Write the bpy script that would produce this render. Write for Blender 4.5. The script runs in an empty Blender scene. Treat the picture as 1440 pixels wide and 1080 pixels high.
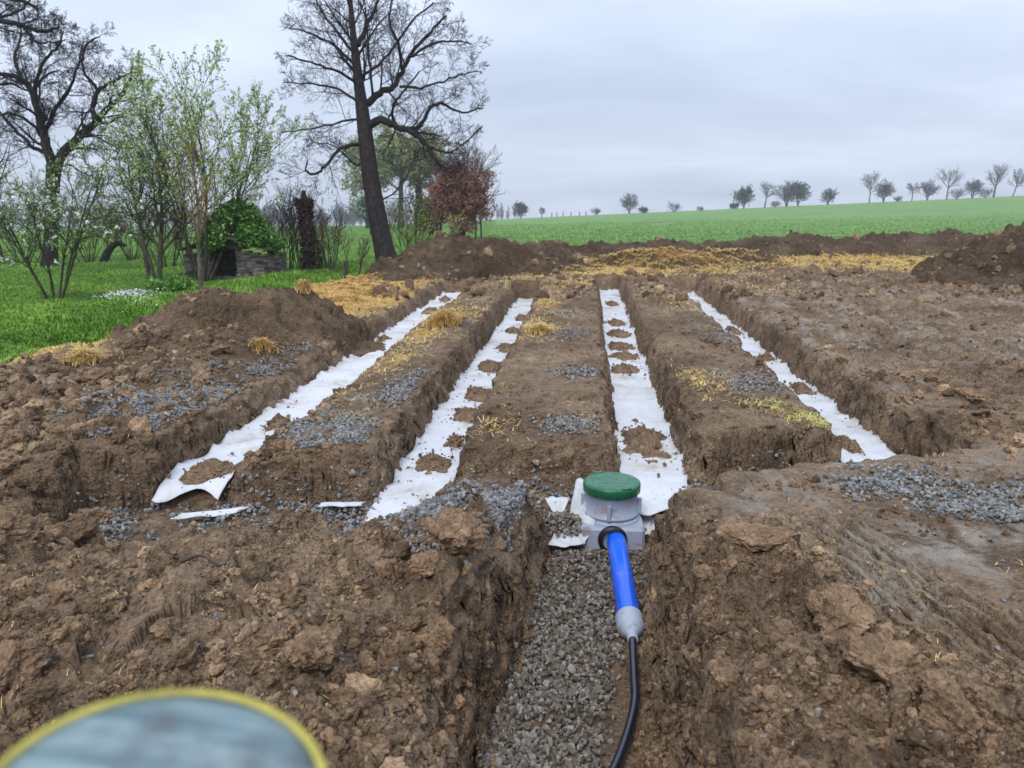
import bpy, math, random, numpy as np
from mathutils import Vector
from math import radians, pi

# ------------------------------------------------------------------ camera
F, W2, H2 = 1088.0, 720.0, 540.0          # focal length in pixels of the 1440 x 1080 frame
PITCH = math.atan(245.0 / F)
CP, SP = math.cos(PITCH), math.sin(PITCH)
HC = 1.38
S = bpy.context.scene
COL = S.collection


def ray(px, py):
    px = np.asarray(px, float); py = np.asarray(py, float)
    u = (px - W2) / F; v = (H2 - py) / F
    return u, CP + v * SP, -SP + v * CP


def unproj(px, py, z=0.0):
    u, y, dz = ray(px, py)
    t = (z - HC) / dz
    return u * t, y * t


def at(px, py, zc):
    u, y, dz = ray(px, py)
    return np.array([u * zc, y * zc, HC + dz * zc])


# ------------------------------------------------------------------ noise
def _hash(ix, iy, seed):
    h = (ix.astype(np.int64) * 374761393 + iy.astype(np.int64) * 668265263 + int(seed) * 974634777) & 0xFFFFFFFF
    h = ((h ^ (h >> 13)) * 1274126177) & 0xFFFFFFFF
    h = ((h ^ (h >> 16)) * 2246822519) & 0xFFFFFFFF
    return ((h ^ (h >> 15)) & 0xFFFFFF).astype(np.float64) / 16777216.0


def gn(x, y, seed=0):
    x, y = np.broadcast_arrays(np.asarray(x, float), np.asarray(y, float))
    xi = np.floor(x); yi = np.floor(y); xf = x - xi; yf = y - yi
    u = xf * xf * xf * (xf * (xf * 6 - 15) + 10); v = yf * yf * yf * (yf * (yf * 6 - 15) + 10)
    def g(ox, oy):
        a = _hash(xi + ox, yi + oy, seed) * (2 * pi)
        return np.cos(a) * (xf - ox) + np.sin(a) * (yf - oy)
    n0 = g(0, 0); n1 = g(1, 0); n2 = g(0, 1); n3 = g(1, 1)
    a = n0 + u * (n1 - n0); b = n2 + u * (n3 - n2)
    return (a + v * (b - a)) * 1.45


def fbm(x, y, octv=4, seed=0, gain=.5):
    t = 0; a = 1.0
    for k in range(octv):
        t = t + a * gn(x * 2 ** k + 17.3 * k, y * 2 ** k - 9.1 * k, seed + k); a *= gain
    return t


def worley(x, y, seed):
    xi = np.floor(x); yi = np.floor(y)
    best = np.full(x.shape, 9.0); rid = np.zeros(x.shape); tilt = np.zeros(x.shape)
    for ox in (-1, 0, 1):
        for oy in (-1, 0, 1):
            cx = xi + ox; cy = yi + oy
            px = cx + _hash(cx, cy, seed); py = cy + _hash(cx, cy, seed + 91)
            d = (px - x) ** 2 + (py - y) ** 2
            m = d < best; q = _hash(cx, cy, seed + 77) * (2 * pi)
            tilt = np.where(m, (px - x) * np.cos(q) + (py - y) * np.sin(q), tilt)
            best = np.where(m, d, best); rid = np.where(m, _hash(cx, cy, seed + 55), rid)
    return np.sqrt(best), rid, tilt


def clump(x, y, sc, seed, k=.5):
    wx = x + .22 * sc * gn(x / sc * 1.7, y / sc * 1.7, seed + 3); wy = y + .22 * sc * gn(x / sc * 1.7, y / sc * 1.7, seed + 4)
    f, r, t = worley(wx / sc, wy / sc, seed)
    pr = np.minimum(np.clip(1 - f * 1.38, 0, 1) * 2.3, .85 + 1.25 * t)          # broken, tilted faces
    return np.maximum(0, pr) * r ** 2.3 * sc * k * .78


def sstep(a, b, x):
    t = np.clip((x - a) / (b - a), 0, 1)
    return t * t * (3 - 2 * t)


# ------------------------------------------------------------------ layout of the site
FZ = -0.30
TFZ = (-.20, -.30, -.30, -.29)             # height of the fabric in each trench, left to right
TR = []                                    # the four drain trenches
for tz, hw, (nx, ny, fx, fy, side) in zip(TFZ, (.195, .20, .205, .205), ((183, 708, 625, 412, 1), (525, 712, 728, 420, 1), (972, 702, 869, 408, -1), (1272, 650, 975, 412, -1))):
    a = np.array(unproj(nx, ny, tz)); b = np.array(unproj(fx, fy, tz))
    L = np.linalg.norm(b - a); u = (b - a) / L; n = np.array([u[1], -u[0]])
    TR.append(dict(o=a + n * side * hw, hw=hw, u=u, n=n, L=L, side=side))
ce = [unproj(px, py, -.32) for px, py in ((120, 716), (345, 709), (520, 705), (638, 694), (860, 689), (971, 683), (1195, 659), (1290, 652))]
CX = np.array([c[0] for c in ce]); CY = np.array([c[1] for c in ce])
pl = [unproj(px, py, -.43) for px, py in ((786, 772), (745, 900), (682, 1080))]
pr = [unproj(px, py, -.43) for px, py in ((900, 772), (903, 900), (910, 1080))]
PLY = [-3.0] + [p[1] for p in pl[::-1]]; PLX = [pl[2][0] - .12] + [p[0] for p in pl[::-1]]
PRY = [-3.0] + [p[1] for p in pr[::-1]]; PRX = [pr[2][0] - .02] + [p[0] for p in pr[::-1]]
mb = [unproj(px, py, 0) for px, py in ((0, 506), (60, 492), (125, 484), (250, 445), (370, 425), (440, 405), (530, 386), (600, 368), (690, 352))]
MBY = [-20.0] + [p[1] for p in mb] + [60]; MBX = [-6.4] + [p[0] for p in mb] + [2.5]


def bank_line(x):
    return 22.2 + .21 * (x + .6)


def trench_d(x, y):
    """signed distance to the floor outline of the drain trenches (negative inside)"""
    d = np.full(np.shape(x), 9.0)
    for k, t in enumerate(TR):
        rx = x - t['o'][0]; ry = y - t['o'][1]
        s = rx * t['u'][0] + ry * t['u'][1]; l = rx * t['n'][0] + ry * t['n'][1]
        d = np.minimum(d, np.maximum(np.abs(l) - t['hw'], np.maximum(-.5 - s, s - t['L'] - .1)))
    return d


def trench_l(k, x, y):
    t = TR[k]
    return (x - t['o'][0]) * t['n'][0] + (y - t['o'][1]) * t['n'][1]


def cross_d(x, y):
    yf = np.interp(x, CX, CY)
    return np.maximum(np.maximum(y - yf, yf - .52 - y), np.maximum(x - CX[-1], CX[0] - x))


def pipe_d(x, y):
    xl = np.interp(y, PLY, PLX); xr = np.interp(y, PRY, PRX)
    return np.maximum(np.maximum(xl - x, x - xr), y - np.interp(x, CX, CY) + .25)


def lobe(x, y, cx, cy, rx, ry, h, rot=0., p=1.15, seed=0, nz=.22):
    c, s = math.cos(rot), math.sin(rot)
    dx = x - cx; dy = y - cy
    a = (c * dx + s * dy) / rx; b = (-s * dx + c * dy) / ry
    r = np.sqrt(a * a + b * b) + nz * fbm(x * 1.1, y * 1.1, 3, seed)
    q = np.clip(1 - r, 0, 1)
    return h * (1 - (1 - q) ** 1.6) ** p


def heap_left(x, y):
    h = np.maximum.reduce([lobe(x, y, -3.3, 8.4, 1.0, 1.1, .50, 0, 1.1, 11), lobe(x, y, -2.75, 8.6, 1.0, 1.1, .49, 0, 1.1, 12),
                           lobe(x, y, -2.2, 9.0, .8, .7, .15, 0, 1.1, 13), lobe(x, y, -2.95, 7.3, .9, 1.0, .22, 0, 1.1, 14),
                           lobe(x, y, -2.75, 6.3, .6, .7, .13, 0, 1.1, 15)])
    return h


def heap_mid(x, y):
    return np.maximum.reduce([lobe(x, y, -.95, 17.4, 2.1, 1.5, .78, .1, 1.0, 21), lobe(x, y, -2.25, 16.4, 1.5, 1.1, .36, 0, 1.0, 22),
                              lobe(x, y, .4, 18.6, 1.9, 1.3, .26, 0, 1.0, 23)])


def heap_far(x, y):
    yc = bank_line(x)
    hh = .38 + .18 * gn(x * .45, 3.3, 31) + .10 * gn(x * 1.3, 8.3, 32) + .012 * x
    r = np.abs(y - yc) / 1.75 + .2 * fbm(x * .9, y * .9, 3, 33) + sstep(.6, -1.6, x) + sstep(17, 24, x)
    return hh * np.clip(1 - r, 0, 1) ** .8


def heap_straw(x, y):
    return np.maximum(lobe(x, y, 3.7, 19.6, 1.9, 1.3, .33, .1, 1.0, 41), lobe(x, y, 5.6, 20.6, 1.6, 1.2, .32, 0, 1.0, 42))


def heap_right(x, y):
    return np.maximum.reduce([lobe(x, y, 11.2, 15.6, 2.9, 2.2, 1.12, 0, .9, 51), lobe(x, y, 9.3, 14.8, 1.3, 1.2, .34, 0, 1.0, 52)])


def hill(x, y):
    s = np.clip((y - 25) / 195, 0, 1.0)
    t = np.clip(-1.1 + .044 * x, -4.2, 9)
    s2 = s ** 1.05
    return s2 * t - np.maximum(0, y - 220) * .012 * np.clip((y - 220) / 60, 0, 1)


def meadow_m(x, y):
    """> 0 on grass"""
    n = .25 * fbm(x * .8, y * .8, 3, 61)
    left = np.interp(y, MBY, MBX) + n - x
    far = y - bank_line(x) - 1.0 + n
    return np.maximum(left, np.where(x > -1.2, far, -9))


def slide_d(x, y):
    return x - .80 - .46 * (3.6 - y) + .16 * fbm(x * 1.5, y * 1.5, 3, 5)


TU = (TR[2]['u'] + TR[3]['u']) / 2; TU /= np.linalg.norm(TU); TN = np.array([TU[1], -TU[0]])


def far_fade(y, a, b):
    return 1 - sstep(a, b, y)


def base_h(x, y):
    x = np.asarray(x, float); y = np.asarray(y, float)
    md = meadow_m(x, y); site = 1 - sstep(-.25, .25, md)
    z = .05 * fbm(x * .5, y * .5, 3, 1) + hill(x, y)
    # meadow: a soft bank with a shallow ditch along the edge of the site
    z = z + (1 - site) * (.10 * fbm(x * .35, y * .35, 3, 2) * np.clip(1.4 - y / 60, .3, 1) - .13
                          - .18 * np.exp(-((md - .9) / .6) ** 2) * (x < -2) + .12 * np.exp(-((md - 2.0) / .7) ** 2) * (x < -2))
    lowz = far_fade(y, 40, 80)
    z = z + (1 - site) * lowz * .035 * fbm(x * 2.3, y * 2.3, 3, 3)
    # roughness zones of the site
    near_l = sstep(.25, -.05, x - np.interp(y, PLY, PLX)) * sstep(4.25, 3.7, y)
    near_r = sstep(0, .12, x - np.interp(y, PRY, PRX)) * sstep(5.0, 4.4, y)
    slide = near_r * sstep(.10, -.06, slide_d(x, y))   # crumbled soil at the lip
    leftsp = sstep(-2.1, -2.7, x) * sstep(5.9, 5.2, y)
    rough = .33 + .42 * sstep(1.6, 2.6, x) * sstep(5.2, 6.0, y) + .12 * sstep(5, 6, y) + .75 * near_l + .75 * slide + .5 * leftsp + .35 * sstep(14, 16, y)
    rough = rough * site
    near = far_fade(y, 9, 16)
    c1 = clump(x, y, .34, 71, .5) * (near_l * .8 + slide * .8 + leftsp * .6 + .14)
    c2 = clump(x, y, .14, 72, .55)
    c3 = clump(x, y, .06, 73, .6) * near
    z = z + site * c1 + rough * (c2 + c3) + rough * (.030 * fbm(x * 3, y * 3, 4, 74) + .011 * fbm(x * 17, y * 17, 3, 75) * near)
    # far dirt clumps
    z = z + site * sstep(9, 12, y) * .5 * clump(x, y, .4, 76, .5)
    # dug soil in front, left: a low uneven mound
    z = z - .21 * near_l * sstep(2.7, 3.75, y) * sstep(-.25, -.75, x)
    z = z + near_l * (.10 * np.exp(-((x + 1.0) / 1.1) ** 2 - ((y - 2.5) / .9) ** 2) + .07 * fbm(x * 1.3, y * 1.3, 2, 77)) - .05 * near_l * sstep(3.0, 3.7, y) * sstep(-.1, -.9, x)
    z = z + slide * (.05 + .07 * fbm(x * 1.6, y * 1.6, 2, 78))
    z = z + leftsp * (.13 * np.exp(-((x + 3.2) / .8) ** 2 - ((y - 5.2) / .7) ** 2) + .05)
    # crawler track marks
    s = x * TU[0] + y * TU[1]; l = x * TN[0] + y * TN[1]
    l4 = l - (TR[3]['o'] @ TN)
    band = np.zeros(np.shape(x))
    for c, w in ((1.25, .26), (2.35, .26), (3.3, .3), (4.4, .3), (5.6, .3), (6.7, .3)):
        lc = l4 - c - .12 * np.sin(s * .5 + c * 3)
        band = np.maximum(band, sstep(w + .05, w - .05, np.abs(lc)))
    band = band * site * sstep(4.9, 5.6, y) * far_fade(y, 16, 19) * sstep(-.45, .25, fbm(x * .7, y * .7, 3, 79))
    streak = site * sstep(1.0, 1.6, l4) * sstep(4.9, 5.6, y) * far_fade(y, 15, 19)
    z = z + streak * .036 * (fbm(l4 * 5.5, s * .45, 3, 87) + .5 * np.abs(gn(l4 * 2.2, s * .2, 89)))
    lug = np.sin(2 * pi * (s / .17) + 1.3 * gn(x * .8, y * .8, 80))
    z = z + band * (-.035 + .034 * np.clip(lug * 1.6, -1, 1))
    # ribbed track in the right foreground
    sx = (x - 1.50) * .20 - (y - 2.75) * .98; sl = (x - 1.50) * .98 + (y - 2.75) * .20
    b2 = sstep(.22, .16, np.abs(sl)) * sstep(.75, .5, np.abs(sx)) * sstep(-.6, 0, fbm(x * 1.6, y * 1.6, 2, 81) + .2)
    z = z + b2 * near_r * (1 - slide) * (-.03 + .024 * np.clip(1.6 * np.sin(2 * pi * sl / .075 + .6 * gn(x * 5, y * 5, 90)), -1, 1))
    # trenches
    w = .034 * fbm(x * 2.2, y * 2.2, 2, 82) + .016 * fbm(x * 7, y * 7, 2, 83)
    wall = .085
    def cut(z, d, fl, wl=wall):
        k = np.clip((d - w) / wl, -.3, 1.0)
        k = np.clip(k, 0, 1) ** .8
        k = k + .10 * np.sin(k * pi) * np.sin(k * 14 + 5 * gn(x * 3, y * 3, 84))
        k = np.where(d - w > wl, 1, np.where(d - w <= 0, 0, np.clip(k, 0, 1)))
        flz = fl + .012 * fbm(x * 9, y * 9, 2, 85)
        lipw = np.clip((d - w - wl) / .14, 0, 1)
        top = z - .035 * (1 - lipw) ** 2
        return np.minimum(z, flz + (top - flz) * k)
    lt = trench_l(0, x, y); z = z - .085 * sstep(.9, .3, lt) * sstep(-.3, 0, lt) * site
    l3 = trench_l(3, x, y); z = z - .035 * sstep(-.9, -.3, l3) * sstep(.2, 0, l3) * site
    flo = np.where(np.abs(lt) < .6, TFZ[0], np.where(np.abs(l3) < .6, TFZ[3], FZ))
    z = cut(z, trench_d(x, y), flo - .035)
    cfl = -.34 + .07 * sstep(-.15, .1, x) * sstep(.55, .25, x)
    z = cut(z, cross_d(x, y), cfl)
    z = cut(z, pipe_d(x, y) + .5 * clump(x, y, .16, 86, .5) - .03, -.43, .15)
    return z


HEAPS = (heap_left, heap_mid, heap_far, heap_straw, heap_right)


def heap_rough(x, y, h):
    k = sstep(.0, .12, h)
    return k * (clump(x, y, .42, 91, .2) + clump(x, y, .17, 92, .5) + clump(x, y, .075, 93, .5) * far_fade(y, 10, 16) + .03 * fbm(x * 3.1, y * 3.1, 4, 94))


def heaps_h(x, y):
    hs = [f(x, y) for f in HEAPS]
    m = np.maximum.reduce(hs)
    r = heap_rough(x, y, m)
    return hs, m, r


def gh(x, y):
    x = np.atleast_1d(np.asarray(x, float)); y = np.atleast_1d(np.asarray(y, float))
    _, m, r = heaps_h(x, y)
    return base_h(x, y) + m + r


def gh1(x, y):
    return float(gh(x, y)[0])


def ell(cx, cy, rx, ry):
    """ellipse on the ground given round an image point"""
    a = unproj(cx, cy, 0.0); b = unproj(cx + rx, cy, 0.0); c = unproj(cx, cy - ry, 0.0); d = unproj(cx, cy + ry, 0.0)
    return (a[0], (c[1] + d[1]) / 2, max(abs(b[0] - a[0]), .05), max((c[1] - d[1]) / 2, .05))


# ------------------------------------------------------------------ mesh helpers
def mesh_from(name, V, Fc, attrs=None, smooth=False, mats=(), midx=None):
    """V (n,3); Fc: int array (m,k) or a list of such arrays"""
    me = bpy.data.meshes.new(name)
    if not isinstance(Fc, (list, tuple)): Fc = [Fc]
    Fc = [np.asarray(f, np.int32) for f in Fc if len(f)]
    V = np.asarray(V, np.float32)
    nl = sum(f.size for f in Fc); nf = sum(len(f) for f in Fc)
    me.vertices.add(len(V)); me.loops.add(nl); me.polygons.add(nf)
    me.vertices.foreach_set('co', V.ravel())
    me.loops.foreach_set('vertex_index', np.concatenate([f.ravel() for f in Fc]))
    sizes = np.concatenate([np.full(len(f), f.shape[1], np.int32) for f in Fc])
    me.polygons.foreach_set('loop_start', np.concatenate([[0], np.cumsum(sizes)[:-1]]).astype(np.int32))
    if midx is not None: me.polygons.foreach_set('material_index', np.asarray(midx, np.int32))
    me.polygons.foreach_set('use_smooth', np.full(nf, bool(smooth)))
    for m in mats: me.materials.append(m)
    for k, v in (attrs or {}).items():
        a = me.attributes.new(k, 'FLOAT', 'POINT'); a.data.foreach_set('value', np.asarray(v, np.float32))
    me.update(calc_edges=True)
    return me


def link(name, me, parent=None, loc=(0, 0, 0), rot=(0, 0, 0)):
    o = bpy.data.objects.new(name, me); COL.objects.link(o)
    o.location = loc; o.rotation_euler = rot
    if parent is not None: o.parent = parent
    return o


def tag(o, label=None, cat=None, group=None, kind=None):
    if label: o['label'] = label
    if cat: o['category'] = cat
    if group: o['group'] = group
    if kind: o['kind'] = kind
    return o


def thing(name, label, cat, loc=(0, 0, 0), group=None, rz=0):
    o = bpy.data.objects.new(name, None); COL.objects.link(o)
    o.location = loc; o.rotation_euler = (0, 0, rz); o.empty_display_size = .1
    return tag(o, label, cat, group)


class MB:
    """collects vertices and faces of one mesh"""
    def __init__(s): s.v = []; s.f = {}; s.n = 0; s.a = []
    def add(s, V, Fs, rnd=None):
        V = np.asarray(V, float)
        for f in (Fs if isinstance(Fs, list) else [Fs]):
            f = np.asarray(f)
            if len(f): s.f.setdefault(f.shape[1], []).append(f + s.n)
        s.v.append(V); s.n += len(V)
        s.a.append(np.full(len(V), .5) if rnd is None else np.broadcast_to(rnd, (len(V),)))
    def build(s, name, mat, parent=None, smooth=False, loc=(0, 0, 0), rot=(0, 0, 0)):
        V = np.concatenate(s.v); Fl = [np.concatenate(q) for q in s.f.values()]
        me = mesh_from(name, V, Fl, {'rnd': np.concatenate(s.a)}, smooth, [mat])
        return link(name, me, parent, loc, rot)


def rev(prof, n=48):
    """surface of revolution about z; prof = [(r, z), ...]"""
    a = np.arange(n) * 2 * pi / n
    V = np.concatenate([np.stack([r * np.cos(a), r * np.sin(a), np.full(n, z)], 1) for r, z in prof])
    Fs = []
    for k in range(len(prof) - 1):
        i = np.arange(n); j = (i + 1) % n
        Fs.append(np.stack([k * n + i, k * n + j, (k + 1) * n + j, (k + 1) * n + i], 1))
    return V, np.concatenate(Fs)


def boxv(cx, cy, cz, sx, sy, sz):
    V = np.array([[x, y, z] for z in (-1, 1) for y in (-1, 1) for x in (-1, 1)], float) * (sx / 2, sy / 2, sz / 2) + (cx, cy, cz)
    return V, np.array([[0, 2, 3, 1], [4, 5, 7, 6], [0, 1, 5, 4], [2, 6, 7, 3], [0, 4, 6, 2], [1, 3, 7, 5]])


def tubes(P, R, n=5, caps=True):
    """P (m,k,3) polylines, R (m,k) radii -> verts, quads"""
    P = np.asarray(P, float); R = np.asarray(R, float); m, k, _ = P.shape
    T = np.empty_like(P); T[:, 1:-1] = P[:, 2:] - P[:, :-2]; T[:, 0] = P[:, 1] - P[:, 0]; T[:, -1] = P[:, -1] - P[:, -2]
    T /= np.linalg.norm(T, axis=2, keepdims=True) + 1e-9
    t0 = P[:, -1] - P[:, 0]; t0 /= np.linalg.norm(t0, axis=1, keepdims=True) + 1e-9
    ref = np.where(np.abs(t0[:, 2:3]) > .8, np.array([[1., 0, 0]]), np.array([[0, 0, 1.]]))
    A = np.cross(T, ref[:, None, :]); A /= np.linalg.norm(A, axis=2, keepdims=True) + 1e-9
    B = np.cross(T, A)
    an = np.arange(n) * 2 * pi / n
    V = P[:, :, None] + R[:, :, None, None] * (np.cos(an)[None, None, :, None] * A[:, :, None] + np.sin(an)[None, None, :, None] * B[:, :, None])
    V = V.reshape(-1, 3)
    b = (np.arange(m) * k * n)[:, None, None]; kk = (np.arange(k - 1) * n)[None, :, None]; i = np.arange(n)[None, None, :]; j = (i + 1) % n
    Q = np.stack([b + kk + i, b + kk + j, b + kk + n + j, b + kk + n + i], -1).reshape(-1, 4)
    return V, Q


def ico(sub):
    t = (1 + 5 ** .5) / 2
    V = [(-1, t, 0), (1, t, 0), (-1, -t, 0), (1, -t, 0), (0, -1, t), (0, 1, t), (0, -1, -t), (0, 1, -t), (t, 0, -1), (t, 0, 1), (-t, 0, -1), (-t, 0, 1)]
    Fc = [(0, 11, 5), (0, 5, 1), (0, 1, 7), (0, 7, 10), (0, 10, 11), (1, 5, 9), (5, 11, 4), (11, 10, 2), (10, 7, 6), (7, 1, 8), (3, 9, 4), (3, 4, 2), (3, 2, 6), (3, 6, 8), (3, 8, 9), (4, 9, 5), (2, 4, 11), (6, 2, 10), (8, 6, 7), (9, 8, 1)]
    V = [np.array(v) / np.linalg.norm(v) for v in V]
    for _ in range(sub):
        mid = {}; NF = []
        def m(a, b):
            k = (min(a, b), max(a, b))
            if k not in mid:
                q = V[a] + V[b]; V.append(q / np.linalg.norm(q)); mid[k] = len(V) - 1
            return mid[k]
        for a, b, c in Fc:
            x, y, z = m(a, b), m(b, c), m(c, a)
            NF += [(a, x, z), (b, y, x), (c, z, y), (x, y, z)]
        Fc = NF
    return np.array(V), np.array(Fc)


ICO = [ico(k) for k in range(5)]


def rock(sub, rng, planes=7, rough=.06, dmin=.45):
    V, Fc = ICO[sub]; V = V.copy()
    for _ in range(planes):
        n = rng.normal(size=3); n /= np.linalg.norm(n); d = rng.uniform(dmin, .85)
        q = V @ n - d
        V = V - np.where(q > 0, q, 0)[:, None] * n
    o = rng.uniform(0, 50)
    if rough:
        r = rough * (fbm(V[:, 0] * 2.2 + o, V[:, 1] * 2.2 + V[:, 2] * 1.7, 3, 5) + .8 * fbm(V[:, 2] * 3 + o, V[:, 0] * 3 - V[:, 1] * 2, 3, 9))
        V = V * (1 + r)[:, None]
    return V, Fc


def rand_rot(rng, n):
    q = rng.normal(size=(n, 4)); q /= np.linalg.norm(q, axis=1, keepdims=True)
    w, x, y, z = q.T
    return np.stack([1 - 2 * (y * y + z * z), 2 * (x * y - z * w), 2 * (x * z + y * w), 2 * (x * y + z * w), 1 - 2 * (x * x + z * z), 2 * (y * z - x * w),
                     2 * (x * z - y * w), 2 * (y * z + x * w), 1 - 2 * (x * x + y * y)], 1).reshape(-1, 3, 3)


def scatter(mb, temps, pos, size, rng, aspect=(1, 1, 1), yaw_only=False):
    n = len(pos); which = rng.integers(0, len(temps), n)
    for k, (V, Fc) in enumerate(temps):
        I = np.where(which == k)[0]
        if not len(I): continue
        m = len(I)
        sc = size[I][:, None] * (np.array(aspect)[None] * rng.uniform(.75, 1.25, (m, 3)))
        if yaw_only:
            a = rng.uniform(0, 2 * pi, m); c, s = np.cos(a), np.sin(a); Z = np.zeros(m)
            M = np.stack([c, -s, Z, s, c, Z, Z, Z, Z + 1], 1).reshape(-1, 3, 3)
        else:
            M = rand_rot(rng, m)
        P = np.einsum('mij,mvj->mvi', M, V[None] * sc[:, None, :]) + pos[I][:, None, :]
        FF = (Fc[None] + (np.arange(m) * len(V))[:, None, None]).reshape(-1, Fc.shape[1])
        mb.add(P.reshape(-1, 3), FF, np.repeat(rng.random(m), len(V)))


# ------------------------------------------------------------------ materials
def nodes(name):
    m = bpy.data.materials.new(name); m.use_nodes = True
    nt = m.node_tree; b = nt.nodes['Principled BSDF']
    return m, nt, b


def N(nt, typ, **kw):
    n = nt.nodes.new(typ)
    for k, v in kw.items():
        if k.startswith('i_'):
            n.inputs[k[2:].replace('_', ' ')].default_value = v
        else: setattr(n, k, v)
    return n


def noise(nt, scale, detail=4, rough=.55, coord='Object', dist=0, w=None):
    tc = N(nt, 'ShaderNodeTexCoord')
    n = N(nt, 'ShaderNodeTexNoise'); n.inputs['Scale'].default_value = scale; n.inputs['Detail'].default_value = detail
    n.inputs['Roughness'].default_value = rough; n.inputs['Distortion'].default_value = dist
    nt.links.new(tc.outputs[coord], n.inputs['Vector'])
    return n.outputs['Fac']


def ramp(nt, fac, stops, interp='LINEAR'):
    r = N(nt, 'ShaderNodeValToRGB'); r.color_ramp.interpolation = interp
    el = r.color_ramp.elements
    while len(el) < len(stops): el.new(.5)
    for e, (p, c) in zip(el, stops):
        e.position = p; e.color = (*c, 1) if len(c) == 3 else c
    nt.links.new(fac, r.inputs['Fac'])
    return r.outputs['Color']


def mix(nt, fac, a, b, mode='MIX'):
    m = N(nt, 'ShaderNodeMix', data_type='RGBA', blend_type=mode)
    for s, v in ((m.inputs['Factor'], fac), (m.inputs['A'], a), (m.inputs['B'], b)):
        if hasattr(v, 'is_output'): nt.links.new(v, s)
        elif isinstance(v, (int, float)): s.default_value = v
        else: s.default_value = (*v, 1)
    return m.outputs['Result']


def attr(nt, name):
    return N(nt, 'ShaderNodeAttribute', attribute_name=name).outputs['Fac']


def mathn(nt, op, a, b=0.5, clamp=False):
    m = N(nt, 'ShaderNodeMath', operation=op, use_clamp=clamp)
    for s, v in zip(m.inputs, (a, b)):
        if hasattr(v, 'is_output'): nt.links.new(v, s)
        else: s.default_value = v
    return m.outputs[0]


def bump(nt, b, h, strength=.5, dist=.01):
    n = N(nt, 'ShaderNodeBump'); n.inputs['Strength'].default_value = strength; n.inputs['Distance'].default_value = dist
    nt.links.new(h, n.inputs['Height']); nt.links.new(n.outputs['Normal'], b.inputs['Normal'])


def setc(nt, b, col, rough=.8, spec=.3):
    if hasattr(col, 'is_output'): nt.links.new(col, b.inputs['Base Color'])
    else: b.inputs['Base Color'].default_value = (*col, 1)
    if hasattr(rough, 'is_output'): nt.links.new(rough, b.inputs['Roughness'])
    else: b.inputs['Roughness'].default_value = rough
    b.inputs['Specular IOR Level'].default_value = spec


def soil_color(nt, dark=1.0):
    k = dark * 1.75
    a = ramp(nt, noise(nt, 1.1, 6, .62, dist=.4), [(.28, (.064 * k, .041 * k, .0255 * k)), (.5, (.126 * k, .085 * k, .053 * k)), (.72, (.208 * k, .151 * k, .099 * k))])
    b = ramp(nt, noise(nt, 9, 6, .7), [(.3, (.48, .46, .44)), (.52, (1, 1, 1)), (.75, (1.36, 1.34, 1.30))])
    c = mix(nt, 1.0, a, b, 'MULTIPLY')
    d = ramp(nt, noise(nt, 60, 4, .7), [(.32, (.55, .53, .51)), (.52, (1, 1, 1)), (.72, (1.4, 1.38, 1.34))])
    return mix(nt, 1.0, c, d, 'MULTIPLY')


def grain(nt):
    tc = N(nt, 'ShaderNodeTexCoord'); t = None
    for sc, k in ((34, 1.0), (85, .55)):
        v = N(nt, 'ShaderNodeTexVoronoi', feature='F1'); v.inputs['Scale'].default_value = sc
        n = N(nt, 'ShaderNodeTexNoise'); n.inputs['Scale'].default_value = sc * .8; n.inputs['Detail'].default_value = 3
        nt.links.new(tc.outputs['Object'], n.inputs['Vector'])
        w = N(nt, 'ShaderNodeVectorMath', operation='MULTIPLY_ADD'); w.inputs[1].default_value = (.6 / sc,) * 3
        nt.links.new(n.outputs['Color'], w.inputs[0]); nt.links.new(tc.outputs['Object'], w.inputs[2]); nt.links.new(w.outputs[0], v.inputs['Vector'])
        h = mathn(nt, 'MULTIPLY', mathn(nt, 'SUBTRACT', 1.0, v.outputs['Distance']), k)
        t = h if t is None else mathn(nt, 'ADD', t, h)
    return mathn(nt, 'ADD', mathn(nt, 'MULTIPLY', t, .55), mathn(nt, 'MULTIPLY', noise(nt, 20, 8, .7), 1.0))


def m_soil_ground():
    m, nt, b = nodes('soil_ground')
    c = soil_color(nt)
    # smeared grey clay pressed by wheels and buckets; paleness also paints wet sky sheen
    pal = ramp(nt, noise(nt, 5, 5, .6), [(.3, (.22, .175, .125)), (.7, (.38, .325, .26))])
    wf = N(nt, 'ShaderNodeMapRange')
    nt.links.new(mathn(nt, 'ADD', attr(nt, 'clay'), ramp(nt, noise(nt, 4.2, 9, .72, dist=.6), [(.30, (0, 0, 0)), (.70, (1, 1, 1))])), wf.inputs['Value'])
    wf.inputs['From Min'].default_value = .92; wf.inputs['From Max'].default_value = 1.3
    c = mix(nt, wf.outputs[0], c, pal)
    st = N(nt, 'ShaderNodeMapRange')
    nt.links.new(mathn(nt, 'ADD', attr(nt, 'straw'), noise(nt, 6, 7, .75)), st.inputs['Value'])
    st.inputs['From Min'].default_value = .95; st.inputs['From Max'].default_value = 1.2
    scol = ramp(nt, noise(nt, 2.0, 4, .6), [(.3, (.48, .25, .065)), (.5, (.62, .41, .12)), (.7, (.64, .52, .19))])
    scol = mix(nt, 1.0, scol, ramp(nt, noise(nt, 40, 4, .75), [(.34, (.35, .32, .28)), (.55, (1.1, 1.1, 1.1))]), 'MULTIPLY')
    c = mix(nt, st.outputs[0], c, scol)
    rgh = N(nt, 'ShaderNodeMapRange'); nt.links.new(wf.outputs[0], rgh.inputs['Value'])
    rgh.inputs['To Min'].default_value = .92; rgh.inputs['To Max'].default_value = .42
    setc(nt, b, c, rgh.outputs[0], .22)
    bump(nt, b, grain(nt), .95, .04)
    return m


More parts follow.
